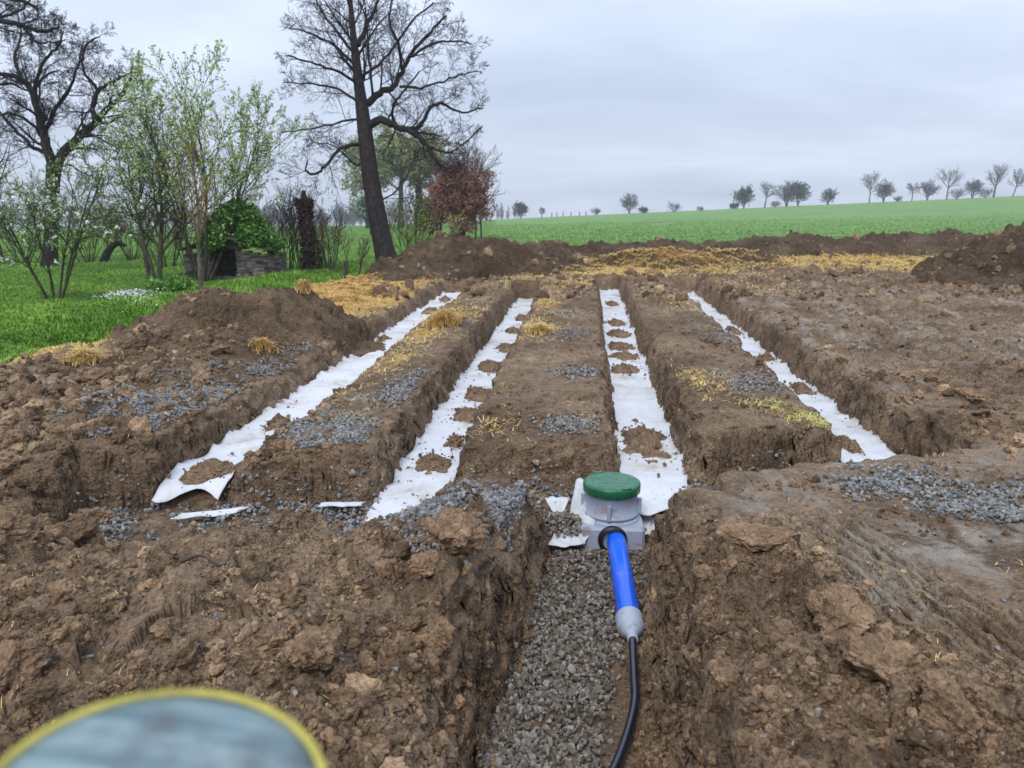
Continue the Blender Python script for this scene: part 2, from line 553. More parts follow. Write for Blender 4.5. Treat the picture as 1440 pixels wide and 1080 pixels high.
def m_soil(name, dark=1.0, bstr=.7):
    m, nt, b = nodes(name)
    c = soil_color(nt, dark)
    c = mix(nt, 1.0, c, ramp(nt, attr(nt, 'rnd'), [(0, (.6, .58, .56)), (.5, (1, 1, 1)), (1, (1.6, 1.55, 1.47))]), 'MULTIPLY')
    setc(nt, b, c, .95, .12)
    bump(nt, b, grain(nt), bstr + .15, .03)
    return m


def m_heap(name, k=1.0):
    m, nt, b = nodes(name)
    c = soil_color(nt, k)
    st = N(nt, 'ShaderNodeMapRange')
    nt.links.new(mathn(nt, 'ADD', attr(nt, 'straw'), noise(nt, 5, 7, .75)), st.inputs['Value'])
    st.inputs['From Min'].default_value = .98; st.inputs['From Max'].default_value = 1.22
    scol = ramp(nt, noise(nt, 1.6, 4, .6), [(.35, (.36, .15, .06)), (.5, (.40, .22, .08)), (.7, (.42, .30, .11))])
    c = mix(nt, st.outputs[0], c, scol)
    setc(nt, b, c, .97, .1)
    bump(nt, b, grain(nt), .95, .05)
    return m


def m_grass_ground(name, cols, sc=(1.2, 14)):
    m, nt, b = nodes(name)
    c = ramp(nt, noise(nt, sc[0], 5, .6), [(.3, cols[0]), (.5, cols[1]), (.7, cols[2])])
    d = ramp(nt, noise(nt, sc[1], 6, .75), [(.3, (.5, .55, .5)), (.52, (1, 1, 1)), (.72, (1.35, 1.3, 1.25))])
    c = mix(nt, 1.0, c, d, 'MULTIPLY')
    e = ramp(nt, noise(nt, .06, 4, .6), [(.35, (.84, .88, .9)), (.65, (1.1, 1.06, 1.0))])
    c = mix(nt, 1.0, c, e, 'MULTIPLY')
    setc(nt, b, c, .9, .15)
    bump(nt, b, noise(nt, sc[1], 6, .75), .7, .06)
    return m


def m_blade(name, stops, trans=.25):
    m, nt, b = nodes(name)
    c = ramp(nt, attr(nt, 'rnd'), stops)
    setc(nt, b, c, .7, .2)
    return m


def m_gravel():
    m, nt, b = nodes('gravel_stone')
    c = ramp(nt, attr(nt, 'rnd'), [(0, (.085, .085, .085)), (.35, (.15, .155, .155)), (.7, (.225, .225, .215)), (.9, (.30, .28, .25)), (1, (.16, .115, .08))])
    c = mix(nt, 1.0, c, ramp(nt, noise(nt, 60, 4, .6), [(.3, (.75, .75, .75)), (.7, (1.2, 1.2, 1.2))]), 'MULTIPLY')
    setc(nt, b, c, .7, .35)
    bump(nt, b, noise(nt, 220, 4, .6), .3, .004)
    return m


def m_gravel_dusty():
    m, nt, b = nodes('gravel_stone_dusty')
    c = ramp(nt, attr(nt, 'rnd'), [(0, (.07, .056, .043)), (.3, (.125, .103, .08)), (.65, (.185, .16, .13)), (.9, (.28, .26, .23)), (1, (.14, .095, .06))])
    c = mix(nt, 1.0, c, ramp(nt, noise(nt, 60, 4, .6), [(.3, (.75, .75, .75)), (.7, (1.2, 1.2, 1.2))]), 'MULTIPLY')
    setc(nt, b, c, .75, .3)
    bump(nt, b, noise(nt, 220, 4, .6), .3, .004)
    return m


def m_fabric():
    m, nt, b = nodes('white_geotextile')
    c = ramp(nt, noise(nt, 2.4, 7, .7, dist=.4), [(.34, (.36, .315, .25)), (.43, (.49, .48, .47)), (.53, (.55, .56, .585)), (.8, (.60, .61, .635))])
    c2 = ramp(nt, noise(nt, 38, 5, .7), [(.32, (.42, .35, .28)), (.39, (1, 1, 1))])
    c = mix(nt, .75, c, c2, 'MULTIPLY')
    setc(nt, b, c, .85, .2)
    bump(nt, b, mathn(nt, 'ADD', noise(nt, 14, 4, .55, dist=.6), mathn(nt, 'MULTIPLY', noise(nt, 400, 2, .5), .12)), .35, .02)
    return m


def m_bark(name, c0, c1, c2, moss=None):
    m, nt, b = nodes(name)
    tc = N(nt, 'ShaderNodeTexCoord'); mp = N(nt, 'ShaderNodeMapping'); mp.inputs['Scale'].default_value = (1, 1, .22)
    nt.links.new(tc.outputs['Object'], mp.inputs['Vector'])
    n = N(nt, 'ShaderNodeTexNoise'); n.inputs['Scale'].default_value = 26; n.inputs['Detail'].default_value = 6; n.inputs['Roughness'].default_value = .65
    nt.links.new(mp.outputs['Vector'], n.inputs['Vector'])
    c = ramp(nt, n.outputs['Fac'], [(.32, c0), (.52, c1), (.7, c2)])
    if moss:
        mf = ramp(nt, noise(nt, 2.2, 5, .65), [(.48, (0, 0, 0)), (.62, (1, 1, 1))])
        c = mix(nt, mf, c, moss)
    setc(nt, b, c, .9, .2)
    bump(nt, b, n.outputs['Fac'], .9, .03)
    return m


def m_plain(name, col, rough=.5, spec=.4, var=.12, sc=8, bsc=None, bst=.2):
    m, nt, b = nodes(name)
    lo = tuple(v * (1 - var) for v in col); hi = tuple(v * (1 + var) for v in col)
    setc(nt, b, ramp(nt, noise(nt, sc, 5, .6), [(.3, lo), (.7, hi)]), rough, spec)
    if bsc: bump(nt, b, noise(nt, bsc, 4, .6), bst, .01)
    return m


def m_dirty(name, col, rough=.4, spec=.5, amount=.55, dirt=(.22, .17, .13), sc=7):
    m, nt, b = nodes(name)
    f = ramp(nt, noise(nt, sc, 7, .7, dist=.3), [(amount, (0, 0, 0)), (amount + .1, (1, 1, 1))])
    c = mix(nt, f, ramp(nt, noise(nt, 3, 3, .5), [(.3, tuple(v * .9 for v in col)), (.7, tuple(v * 1.08 for v in col))]), dirt)
    r = N(nt, 'ShaderNodeMapRange'); nt.links.new(f, r.inputs['Value']); r.inputs['To Min'].default_value = rough; r.inputs['To Max'].default_value = .85
    setc(nt, b, c, r.outputs[0], spec)
    return m


M = dict(
    ground=m_soil_ground(), crumb=m_soil('soil_crumb'), clod=m_soil('soil_clod', 1.06, .8), heap=m_heap('heap_soil', .50), heap_far=m_heap('heap_soil_far', .52), heap_left=m_heap('heap_soil_left', .72),
    meadow=m_grass_ground('meadow_turf', [(.055, .13, .018), (.09, .19, .028), (.13, .23, .042)], (1.1, 16)),
    field=m_grass_ground('young_crop', [(.11, .215, .055), (.14, .255, .068), (.18, .285, .09)], (.5, 6)),
    blade=m_blade('green_blade', [(0, (.055, .135, .014)), (.5, (.135, .275, .028)), (.85, (.23, .38, .055)), (1, (.36, .40, .10))]),
    crop=m_blade('crop_blade', [(0, (.11, .22, .05)), (.6, (.18, .31, .08)), (1, (.26, .36, .13))]),
    straw=m_blade('straw_blade', [(0, (.47, .27, .085)), (.4, (.62, .42, .15)), (.75, (.70, .55, .23)), (.92, (.36, .37, .10)), (1, (.20, .30, .06))]),
    gravel=m_gravel(), gravel_d=m_gravel_dusty(), fabric=m_fabric(),
    bark_dark=m_bark('bark_dark', (.009, .007, .007), (.028, .023, .022), (.066, .056, .052)),
    bark_green=m_bark('bark_mossy', (.026, .023, .018), (.065, .058, .044), (.125, .112, .088), (.075, .09, .03)),
    bark_grey=m_bark('bark_grey', (.05, .045, .04), (.11, .10, .085), (.19, .175, .15)),
    bark_hazy=m_bark('bark_hazed_far', (.065, .064, .068), (.105, .103, .108), (.155, .15, .15)),  # bark paled, distance haze put into the colour
    twig=m_plain('twig_dark', (.026, .022, .024), .85, .2), twig_b=m_plain('twig_brown', (.075, .055, .04), .85, .2), twig_g=m_plain('twig_olive', (.06, .06, .03), .85, .2),
    twig_o=m_plain('twig_ochre_lichen', (.20, .125, .04), .9, .1, .45, 5),
    leaf_new=m_blade('leaf_fresh', [(0, (.10, .20, .035)), (.5, (.19, .32, .07)), (1, (.36, .47, .17))]),
    leaf_pale=m_blade('leaf_pale', [(0, (.20, .30, .10)), (.5, (.34, .46, .17)), (1, (.50, .58, .30))]),
    leaf_ivy=m_blade('leaf_ivy', [(0, (.02, .065, .012)), (.4, (.065, .17, .026)), (.75, (.15, .30, .05)), (1, (.28, .43, .10))]),
    leaf_olive=m_blade('leaf_olive', [(0, (.17, .185, .075)), (.5, (.26, .285, .115)), (1, (.36, .38, .18))]),
    leaf_copper=m_blade('leaf_copper', [(0, (.12, .046, .034)), (.5, (.22, .088, .062)), (1, (.33, .155, .11))]),
    leaf_dead=m_blade('leaf_dead_ivy', [(0, (.02, .012, .01)), (.6, (.055, .032, .026)), (1, (.11, .065, .05))]),
    leaf_yel=m_blade('leaf_yellow', [(0, (.22, .22, .04)), (.6, (.40, .36, .06)), (1, (.30, .36, .08))]),
    blossom=m_blade('blossom_white', [(0, (.55, .55, .50)), (1, (.85, .85, .82))]),
    farwood=m_plain('far_wood_haze_grey', (.13, .13, .14), .95, .1, .2, 2), far_ever=m_blade('far_evergreen', [(0, (.02, .045, .02)), (1, (.06, .10, .045))]),  # far wood's blue grey paints the fading of hazy air
    slate=m_blade('slate_stone', [(0, (.06, .056, .056)), (.4, (.14, .128, .118)), (.75, (.24, .21, .175)), (1, (.30, .23, .15))]),
    oldwood=m_bark('old_wood', (.03, .025, .02), (.07, .06, .048), (.13, .115, .095)),
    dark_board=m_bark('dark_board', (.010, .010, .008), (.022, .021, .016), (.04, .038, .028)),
    blue=m_dirty('blue_pipe_plastic', (.006, .11, .74), .22, .5, .60, (.16, .20, .32), 7),
    greyp=m_dirty('grey_plastic', (.30, .335, .42), .42, .4, .55, (.24, .20, .17), 9),
    greyd=m_dirty('grey_reducer_plastic', (.33, .37, .45), .4, .4, .58, (.26, .22, .19), 9),
    rubber=m_plain('black_rubber', (.008, .008, .009), .45, .4), hose=m_plain('black_hose', (.010, .012, .022), .16, .55),
    yellow=m_plain('yellow_sleeve', (.38, .33, .07), .6, .25, .3, 40),
)


def m_lid():
    m, nt, b = nodes('green_lid')
    c = ramp(nt, noise(nt, 9, 6, .7), [(.35, (.010, .088, .036)), (.6, (.015, .118, .05)), (.8, (.075, .185, .105))])
    r = ramp(nt, noise(nt, 26, 5, .6), [(.4, (.16,) * 3), (.6, (.5,) * 3)])
    setc(nt, b, c, r, .5)
    bump(nt, b, noise(nt, 85, 3, .5), .25, .006)
    return m


def m_post():
    m, nt, b = nodes('weathered_post_end')
    tc = N(nt, 'ShaderNodeTexCoord'); mp = N(nt, 'ShaderNodeMapping'); mp.inputs['Scale'].default_value = (9, 60, 20); mp.inputs['Rotation'].default_value = (0, 0, .5)
    nt.links.new(tc.outputs['Object'], mp.inputs['Vector'])
    n = N(nt, 'ShaderNodeTexNoise'); n.inputs['Scale'].default_value = 1.6; n.inputs['Detail'].default_value = 5
    nt.links.new(mp.outputs['Vector'], n.inputs['Vector'])
    c = ramp(nt, n.outputs['Fac'], [(.3, (.085, .125, .135)), (.5, (.17, .24, .255)), (.72, (.29, .365, .37))])
    c = mix(nt, ramp(nt, noise(nt, 30, 5, .65), [(.45, (0, 0, 0)), (.66, (.85, .85, .85))]), c, (.10, .115, .12))
    setc(nt, b, c, .8, .2)
    return m


M['lid'] = m_lid(); M['post'] = m_post()

# ------------------------------------------------------------------ terrain mesh (fan of ever larger cells away from the site's near edge)
APY = -1.0
ang = np.concatenate([np.linspace(-85, -38.5, 24), np.linspace(-38, 38, 1120), np.linspace(38.5, 85, 24)]) * pi / 180
rr = np.concatenate([np.exp(np.arange(math.log(2.0), math.log(9.5), .0024)), np.exp(np.arange(math.log(9.5), math.log(45), .0036)), np.exp(np.linspace(math.log(45.2), math.log(320), 110)), [370, 430]])
A, R = np.meshgrid(ang, rr)
GX = (R * np.sin(A)).ravel(); GY = (R * np.cos(A)).ravel() + APY
nr, na = len(rr), len(ang)
BZ = base_h(GX, GY)
hs, hm, hr = heaps_h(GX, GY)
# loosen the surface sideways a little so that trench faces and clods are not mere columns
_wd = np.minimum(np.minimum(trench_d(GX, GY), cross_d(GX, GY)), pipe_d(GX, GY) - .03)
lam = (1 + 1.1 * np.exp(-((_wd - .07) / .08) ** 2)) * far_fade(GY, 14, 24) * (1 - sstep(-.1, .2, meadow_m(GX, GY)))
zz = BZ + hm + hr
DX = lam * .016 * (gn(GX * 7 + zz * 15, GY * 7 - zz * 11, 201) + .5 * gn(GX * 17 + zz * 31, GY * 17 - zz * 27, 202))
DY = lam * .016 * (gn(GX * 7 - zz * 13, GY * 7 + zz * 15, 203) + .5 * gn(GX * 17 - zz * 33, GY * 17 + zz * 29, 204))
idx = np.arange(nr * na).reshape(nr, na)
Q = np.stack([idx[:-1, :-1], idx[:-1, 1:], idx[1:, 1:], idx[1:, :-1]], -1).reshape(-1, 4)

# surface attributes
STRAW_PATCH = [(455, 425, 125, 40, 1.4), (420, 436, 80, 26, 1.2), (510, 402, 80, 22, 1.3), (60, 492, 90, 12, 1.1), (10, 500, 70, 12, 1.1), (95, 484, 60, 9, 1.0), (740, 380, 60, 8, .9), (1000, 385, 60, 5, .7), (600, 465, 35, 14, .7), (560, 500, 45, 18, .55), (690, 455, 30, 25, .75),
               (630, 440, 40, 14, .65), (755, 462, 30, 12, .7), (770, 430, 40, 18, .6), (800, 405, 70, 9, .5), (740, 400, 60, 10, .55), (520, 480, 60, 22, .5), (590, 420, 40, 12, .6),
               (830, 380, 140, 12, 1.2), (950, 370, 100, 10, 1.1), (1110, 372, 100, 9, 1.1), (1250, 374, 110, 12, 1.2), (1180, 367, 140, 9, 1.1), (1320, 370, 60, 7, 1.0), (1060, 405, 70, 12, .35), (960, 425, 40, 14, .45),
               (985, 545, 45, 22, .55), (1110, 575, 75, 16, .65), (1160, 590, 40, 10, .7), (730, 625, 80, 10, .6), (250, 512, 80, 12, .4), (470, 545, 90, 30, .35), (500, 680, 40, 10, .3), (690, 590, 40, 20, .3), (880, 372, 60, 8, .8), (1330, 380, 60, 8, .6)]
CLAY_PATCH = [(1260, 830, 110, 75, .7), (1330, 770, 90, 40, .72), (175, 585, 80, 28, .35), (235, 580, 60, 26, .35), (460, 625, 70, 36, .4), (585, 545, 50, 22, .35), (660, 715, 90, 24, .4), (1270, 680, 120, 22, .5), (805, 598, 50, 14, .35), (1060, 520, 70, 30, .3), (60, 540, 90, 30, .5), (1130, 690, 130, 40, .55), (1250, 760, 150, 50, .6), (1360, 800, 130, 45, .6), (1330, 740, 150, 40, .55), (1120, 500, 90, 40, .4), (1180, 490, 150, 60, .4), (1300, 480, 160, 50, .45), (1250, 430, 150, 25, .4), (1020, 530, 70, 30, .35),
              (480, 560, 80, 40, .35), (380, 650, 60, 30, .45), (760, 560, 60, 50, .25), (100, 560, 120, 40, .4), (30, 540, 90, 30, .45), (530, 740, 90, 22, .45), (300, 740, 120, 20, .4), (1050, 720, 90, 30, .4), (1360, 620, 60, 20, .3), (1400, 560, 90, 40, .3)]


def patches(lst):
    v = np.zeros(len(GX))
    for cx, cy, rx, ry, k in lst:
        ex, ey, ax, ay = ell(cx, cy, rx, ry)
        d = ((GX - ex) / ax) ** 2 + ((GY - ey) / ay) ** 2
        v = np.maximum(v, k * np.exp(-d * 1.1))
    return v


straw_a = patches(STRAW_PATCH); clay_a = np.minimum(patches(CLAY_PATCH) * 1.15, .72)
clay_a = np.maximum(clay_a, .42 * sstep(1.9, 2.6, GX) * sstep(4.9, 5.6, GY) * far_fade(GY, 13, 18))  # pale clay here also imitates sky mirrored in wet mud
_s = GX * TU[0] + GY * TU[1]; _l = GX * TN[0] + GY * TN[1]
clay_a = clay_a + .30 * fbm(_l * 4.5, _s * .4, 3, 88) * sstep(1.9, 2.6, GX) * sstep(4.9, 5.6, GY) * far_fade(GY, 14, 18)
clay_a = np.maximum(clay_a, .47 * sstep(.05, .5, slide_d(GX, GY)) * sstep(0, .3, GX - np.interp(GY, PRY, PRX)) * sstep(4.7, 4.2, GY))
clay_a = np.maximum(clay_a, .16 * (np.abs(trench_d(GX, GY) - .5) < .45))
flat = 1 - sstep(.1, .5, np.abs(np.minimum(np.minimum(trench_d(GX, GY), cross_d(GX, GY)), pipe_d(GX, GY)) - .04) < .09)
straw_a = straw_a * flat; clay_a = clay_a * flat
straw_h = .75 * np.exp(-((GX - 4.3) / 1.4) ** 2 - ((GY - 19.4) / 1.0) ** 2)
straw_h = np.maximum(straw_h, .5 * np.exp(-((GX - 2.2) / 1.0) ** 2 - ((GY - 19.2) / .8) ** 2))
mdv = meadow_m(GX, GY)
fieldv = (GX > np.interp(GY, [0, 25, 45, 220, 2000], [-.6, -.8, -1.4, -4.5, -40])) & (GY > 15)
fq = Q[:, 0]
is_m = mdv[fq] > 0; is_f = is_m & fieldv[fq]


def sub_mesh(name, sel, Z, attrs, mat, smooth=True, off=(0, 0)):
    q = Q[sel]; u, inv = np.unique(q, return_inverse=True)
    V = np.stack([GX[u] + DX[u] * 1.0, GY[u] + DY[u], Z[u]], 1)
    return link(name, mesh_from(name, V, inv.reshape(-1, 4), {k: v[u] for k, v in attrs.items()}, smooth, [mat]))


ZT = BZ
tag(sub_mesh('ground', ~is_m, ZT, {'straw': straw_a, 'clay': clay_a}, M['ground']), 'bare dug brown soil of the building site', 'ground', kind='structure')
tag(sub_mesh('meadow', is_m & ~is_f, ZT, {}, M['meadow']), 'green grass meadow beside the dug site on the left', 'meadow', kind='structure')
tag(sub_mesh('crop_field', is_f, ZT, {}, M['field']), 'green crop field rising to the horizon', 'field', kind='structure')
top = np.argmax(np.stack(hs), 0)


def biggest(sel):
    """keep the largest connected piece of a selection of cells"""
    qi = np.where(sel)[0]; par = {}
    def find(a):
        while par.setdefault(a, a) != a:
            par[a] = par[par[a]]; a = par[a]
        return a
    for q in Q[qi].tolist():
        r = find(q[0])
        for v in q[1:]: par[find(v)] = r
    root = np.array([find(v) for v in Q[qi, 0].tolist()]); u, c = np.unique(root, return_counts=True)
    out = np.zeros(len(sel), bool); out[qi[root == u[np.argmax(c)]]] = True
    return out


hl = [('spoil_heap', 'brown soil heap beside the leftmost trench in front of the meadow', M['heap_left'], 0), ('spoil_heap', 'dark soil heap in front of the tall leaning bare tree', M['heap'], 1),
      ('spoil_bank', 'long dark earth bank along the near edge of the green crop field', M['heap_far'], 2), ('spoil_heap', 'straw covered rusty orange heap in front of the long earth bank', M['heap_far'], 3),
      ('spoil_heap', 'tall dark soil heap cut by the right edge of the photo', M['heap'], 4)]
for nm, lb, mt, k in hl:
    zk = BZ + hs[k] + hr
    hq = np.max(hs[k][Q], 1) > .012
    hq &= (np.max((top == k)[Q], 1))
    hq = biggest(hq)
    o = sub_mesh(nm, hq, zk, {'straw': straw_h}, mt)
    tag(o, lb, 'soil heap', 'heaps of dug soil')
del A, R
exec_rng = np.random.default_rng(7)

# ------------------------------------------------------------------ fabric strips in the trenches
def fabric_strip(k, s0, s1, lab, wl=None, wr=None, taper=None):
    t = TR[k]; wl = wl or t['hw'] + .01; wr = wr or t['hw'] + .01; ns = int((s1 - s0) / .045) + 2; nt_ = 15
    s = np.linspace(s0, s1, ns); e = np.linspace(-1, 1, nt_)
    SS, E = np.meshgrid(s, e, indexing='ij')
    rag = .022 * fbm(SS * 2.2, E * 0 + k * 7, 3, 301) + .03 * gn(SS * .7, E * 0 + k * 5.3, 302)
    Lm = np.where(E < 0, E * (wl + rag), E * (wr + .03 * fbm(SS * 2.0, E * 0 + k * 11, 3, 303)))
    if taper: SS = SS + taper(E)
    X = t['o'][0] + t['u'][0] * SS + t['n'][0] * Lm; Y = t['o'][1] + t['u'][1] * SS + t['n'][1] * Lm
    Z = TFZ[k] - .006 + .018 * fbm(X * 2.6, Y * 2.6, 3, 304) + .010 * fbm(X * 8, Y * 8, 3, 305) + .007 * (1 - np.abs(gn(X * 5 + Y * 2, Y * 3 - X, 307)) * 2.2) + .07 * np.clip((np.abs(Lm) - .16) / .1, 0, 1) ** 2 * (.35 + .9 * gn(SS * 1.3, E * 0 + k, 306))
    if k == 0: Z = Z - .11 * sstep(.42, .08, SS)
    Z = np.maximum(Z, np.minimum(base_h(X, Y) + .012, Z + .03))
    V = np.stack([X, Y, Z], -1).reshape(-1, 3)
    V2 = V - (0, 0, .004)
    I = np.arange(ns * nt_).reshape(ns, nt_); q = np.stack([I[:-1, :-1], I[1:, :-1], I[1:, 1:], I[:-1, 1:]], -1).reshape(-1, 4)
    n = len(V)
    border = np.concatenate([I[0, :], I[1:, -1], I[-1, ::-1][1:], I[::-1, 0][1:]])
    bq = np.stack([border[:-1], border[1:], border[1:] + n, border[:-1] + n], 1)
    o = link('fabric_strip', mesh_from('fabric_strip', np.concatenate([V, V2]), [np.concatenate([q, q[:, ::-1] + n, bq])], None, True, [M['fabric']]))
    tag(o, lab, 'fabric strip', 'white fabric strips in the trenches')
    return o


fabric_strip(0, .27, TR[0]['L'] + .1, 'white fabric strip along the leftmost trench, partly buried by soil on its right', taper=lambda E: .05 * np.sin(E * 3 + 1))
fabric_strip(1, -.18, TR[1]['L'] + .05, 'broad white fabric strip in the second trench from the left', taper=lambda E: .05 * E)
fabric_strip(2, -.22, TR[2]['L'] + .08, 'white fabric strip in the trench right behind the green lid chamber', wr=.23, taper=lambda E: .06 * np.sin(E * 4))
fabric_strip(3, -.12, TR[3]['L'] + .05, 'white fabric strip half hidden in the rightmost trench', taper=lambda E: .12 * np.sin(E * 2.5))


def small_sheet(name, pts, zf, lab, cat, n=16):
    """sheet spanned between four ground corners, zf(u, v) gives its height"""
    u, v = np.meshgrid(np.linspace(0, 1, n), np.linspace(0, 1, n), indexing='ij')
    a, b, c, d = [np.array(p) for p in pts]
    P = (a * ((1 - u) * (1 - v))[..., None] + b * (u * (1 - v))[..., None] + c * (u * v)[..., None] + d * ((1 - u) * v)[..., None])
    P = P + (.012 * np.stack([gn(u * 5, v * 5 + a[0], 310), gn(u * 5 + 9, v * 5 + a[0], 311)], -1))
    V = np.concatenate([P, zf(u, v, P)[..., None]], -1).reshape(-1, 3)
    I = np.arange(n * n).reshape(n, n); q = np.stack([I[:-1, :-1], I[1:, :-1], I[1:, 1:], I[:-1, 1:]], -1).reshape(-1, 4)
    m = len(V); border = np.concatenate([I[0, :], I[1:, -1], I[-1, ::-1][1:], I[::-1, 0][1:]])
    bq = np.stack([border[:-1], border[1:], border[1:] + m, border[:-1] + m], 1)
    o = link(name, mesh_from(name, np.concatenate([V, V - (0, 0, .004)]), [np.concatenate([q, q[:, ::-1] + m, bq])], None, True, [M['fabric']]))
    return tag(o, lab, cat, 'loose pieces of white fabric')


uz = lambda px, py, z: unproj(px, py, z)
small_sheet('fabric_scrap', [uz(240, 732, -.3), uz(256, 722, -.3), uz(352, 714, -.3), uz(322, 723, -.3)], lambda u, v, P: -.29 + .02 * gn(P[..., 0] * 5, P[..., 1] * 5, 5), 'white fabric piece lying across the left end of the front trench', 'fabric')
small_sheet('fabric_scrap', [uz(448, 717, -.3), uz(452, 711, -.3), uz(512, 709, -.3), uz(508, 715, -.3)], lambda u, v, P: -.28 + .012 * gn(P[..., 0] * 5, P[..., 1] * 5, 6), 'narrow white fabric piece showing between gravel in the front trench left of the second strip', 'fabric')
small_sheet('fabric_scrap', [uz(940, 720, -.28), uz(945, 698, -.3), uz(1000, 692, -.3), uz(985, 700, -.28)], lambda u, v, P: -.275 + .012 * gn(P[..., 0] * 5, P[..., 1] * 5, 7), 'white fabric flap spreading right from the strip behind the chamber', 'fabric')

# ------------------------------------------------------------------ inspection chamber, pipe, reducer, hose
cxf, cyf = unproj(866, 770, -.42)
px1, py1 = unproj(885, 870, -.375)
pdir = np.array([px1 - cxf, py1 - cyf]); pdir /= np.linalg.norm(pdir)
cyaw = math.atan2(pdir[0], -pdir[1])
ccx, ccy = cxf - pdir[0] * .165, cyf - pdir[1] * .165
ccx -= .02
CH = thing('inspection_chamber', 'grey plastic drain chamber with a round green lid at the head of the pipe trench', 'drain chamber', (ccx, ccy, -.44), rz=cyaw)


def bevel_box(sx, sy, z0, z1, b=.015, top=.0):
    """box with chamfered upright corners, narrowing by `top` at the upper edge"""
    def ring(hx, hy, c, z): return [(hx - c, hy, z), (-hx + c, hy, z), (-hx, hy - c, z), (-hx, -hy + c, z), (-hx + c, -hy, z), (hx - c, -hy, z), (hx, -hy + c, z), (hx, hy - c, z)]
    hx, hy = sx / 2, sy / 2
    rs = [ring(hx, hy, b, z0), ring(hx, hy, b, z1 - b), ring(hx - b * .6, hy - b * .6, b, z1)]
    V = np.array(sum(rs, [])); Fs = []
    for k in range(2):
        for i in range(8):
            j = (i + 1) % 8; Fs.append((k * 8 + i, k * 8 + j, k * 8 + 8 + j, k * 8 + 8 + i))
    return V, [np.array(Fs), np.array([[7, 6, 5, 4, 3, 2, 1, 0], [16, 17, 18, 19, 20, 21, 22, 23]])]


mb_ = MB(); mb_.add(*bevel_box(.352, .345, 0, .135)); mb_.build('base_box', M['greyp'], CH)
mb_ = MB()
mb_.add(*rev([(.160, .133), (.160, .147), (.152, .151), (.148, .156), (.148, .162), (.153, .164), (.153, .174), (.146, .177), (.144, .294), (.150, .297), (.150, .307), (.05, .307)], 64))
mb_.build('body_ring', M['greyp'], CH, True)
for a in (-100, -8, 82, 172):
    q = radians(a - 90); m_ = MB()
    V, Fs = boxv(.157, 0, .213, .024, .020, .085)
    c, s = math.cos(q), math.sin(q); V = V @ np.array([[c, s, 0], [-s, c, 0], [0, 0, 1]])
    m_.add(V, Fs); m_.build('lug', M['greyp'], CH)
lp = [(r, z + .055) for r, z in [(.0, .296), (.05, .296), (.10, .2955), (.140, .2935), (.150, .291), (.157, .286), (.1595, .278), (.1595, .240), (.156, .236), (.148, .236), (.1, .236)]]
V, Fs = rev(lp, 96)
aa = np.arctan2(V[:, 1], V[:, 0]); rr_ = np.hypot(V[:, 0], V[:, 1])
V[:, 2] += np.where((rr_ < .15), .0012 * gn(V[:, 0] * 60, V[:, 1] * 60, 3), 0)
mb_ = MB(); mb_.add(V, Fs); lid = mb_.build('lid', M['lid'], CH, True)
for a in (-62, 118):
    mb_ = MB(); q = radians(a); V, Fs = boxv(.1475, 0, .3475, .022, .05, .008); c, s = math.cos(q), math.sin(q)
    mb_.add(V @ np.array([[c, s, 0], [-s, c, 0], [0, 0, 1]]), Fs); mb_.build('lid_grip', M['lid'], lid)
V, Fs = rev([(.052, .0), (.078, .0), (.080, .006), (.078, .022), (.062, .028), (.054, .03)], 40)
Rg = np.array([[1, 0, 0], [0, 0, -1], [0, 1, 0]])
mb_ = MB(); mb_.add(V @ np.array([[1, 0, 0], [0, 0, 1], [0, -1, 0]]) + (0, -.165, .070), Fs); mb_.build('rubber_gasket', M['rubber'], CH, True)
# the small dark knock-out mark beside the pipe
mb_ = MB(); mb_.add(*boxv(.108, -.1685, .092, .011, .003, .022)); mb_.add(*boxv(.108, -.1685, .108, .005, .003, .012)); mb_.build('moulded_mark', M['rubber'], CH)


def poly_tube(name, pts, rads, mat, parent=None, n=28, lab=None, cat=None, kind=None):
    V, Fs = tubes(np.array([pts]), np.array([rads]), n)
    m_ = MB(); m_.add(V, Fs)
    k = len(pts)
    m_.add(np.concatenate([V[:n], [pts[0]]]), np.array([[(i + 1) % n, i, n] for i in range(n)]))
    m_.add(np.concatenate([V[-n:], [pts[-1]]]), np.array([[i, (i + 1) % n, n] for i in range(n)]))
    o = m_.build(name, mat, parent, True)
    if lab: tag(o, lab, cat)
    return o


def line3(a, b, n): return np.array([np.array(a) + (np.array(b) - np.array(a)) * t for t in np.linspace(0, 1, n)])


p0 = np.array([cxf - pdir[0] * .05, cyf - pdir[1] * .05, -.370]); p1 = np.array([px1, py1, -.376])
poly_tube('blue_pipe', line3(p0, p1, 12), [.0525] * 12, M['blue'], None, 36, 'blue plastic pipe running from the chamber to the grey reducer', 'pipe')
# reducer
dr = p1 - p0; dr /= np.linalg.norm(dr)
prof = [(-.01, .054), (-.005, .060), (.0, .062), (.018, .062), (.022, .059), (.078, .059), (.084, .056), (.135, .025), (.142, .0235), (.17, .0235), (.172, .020)]
RD = thing('pipe_reducer', 'grey plastic reducer joining blue pipe and black hose', 'pipe fitting', (0, 0, 0))
poly_tube('socket', [p1 + dr * s for s, r in prof[:7]], [r for s, r in prof[:7]], M['greyd'], RD, 36)
poly_tube('cone', [p1 + dr * s for s, r in prof[6:]], [r for s, r in prof[6:]], M['greyd'], RD, 36)
pe = p1 + dr * .155
hp = [(pe[0], pe[1], pe[2])]
for (qx, qy, qz) in ((892, 955, -.385), (893, 985, -.39), (886, 1020, -.392), (873, 1060, -.392), (858, 1095, -.392), (836, 1150, -.39), (800, 1230, -.39), (740, 1340, -.39)):
    x, y = unproj(qx, qy, qz); hp.append((x, y, qz))


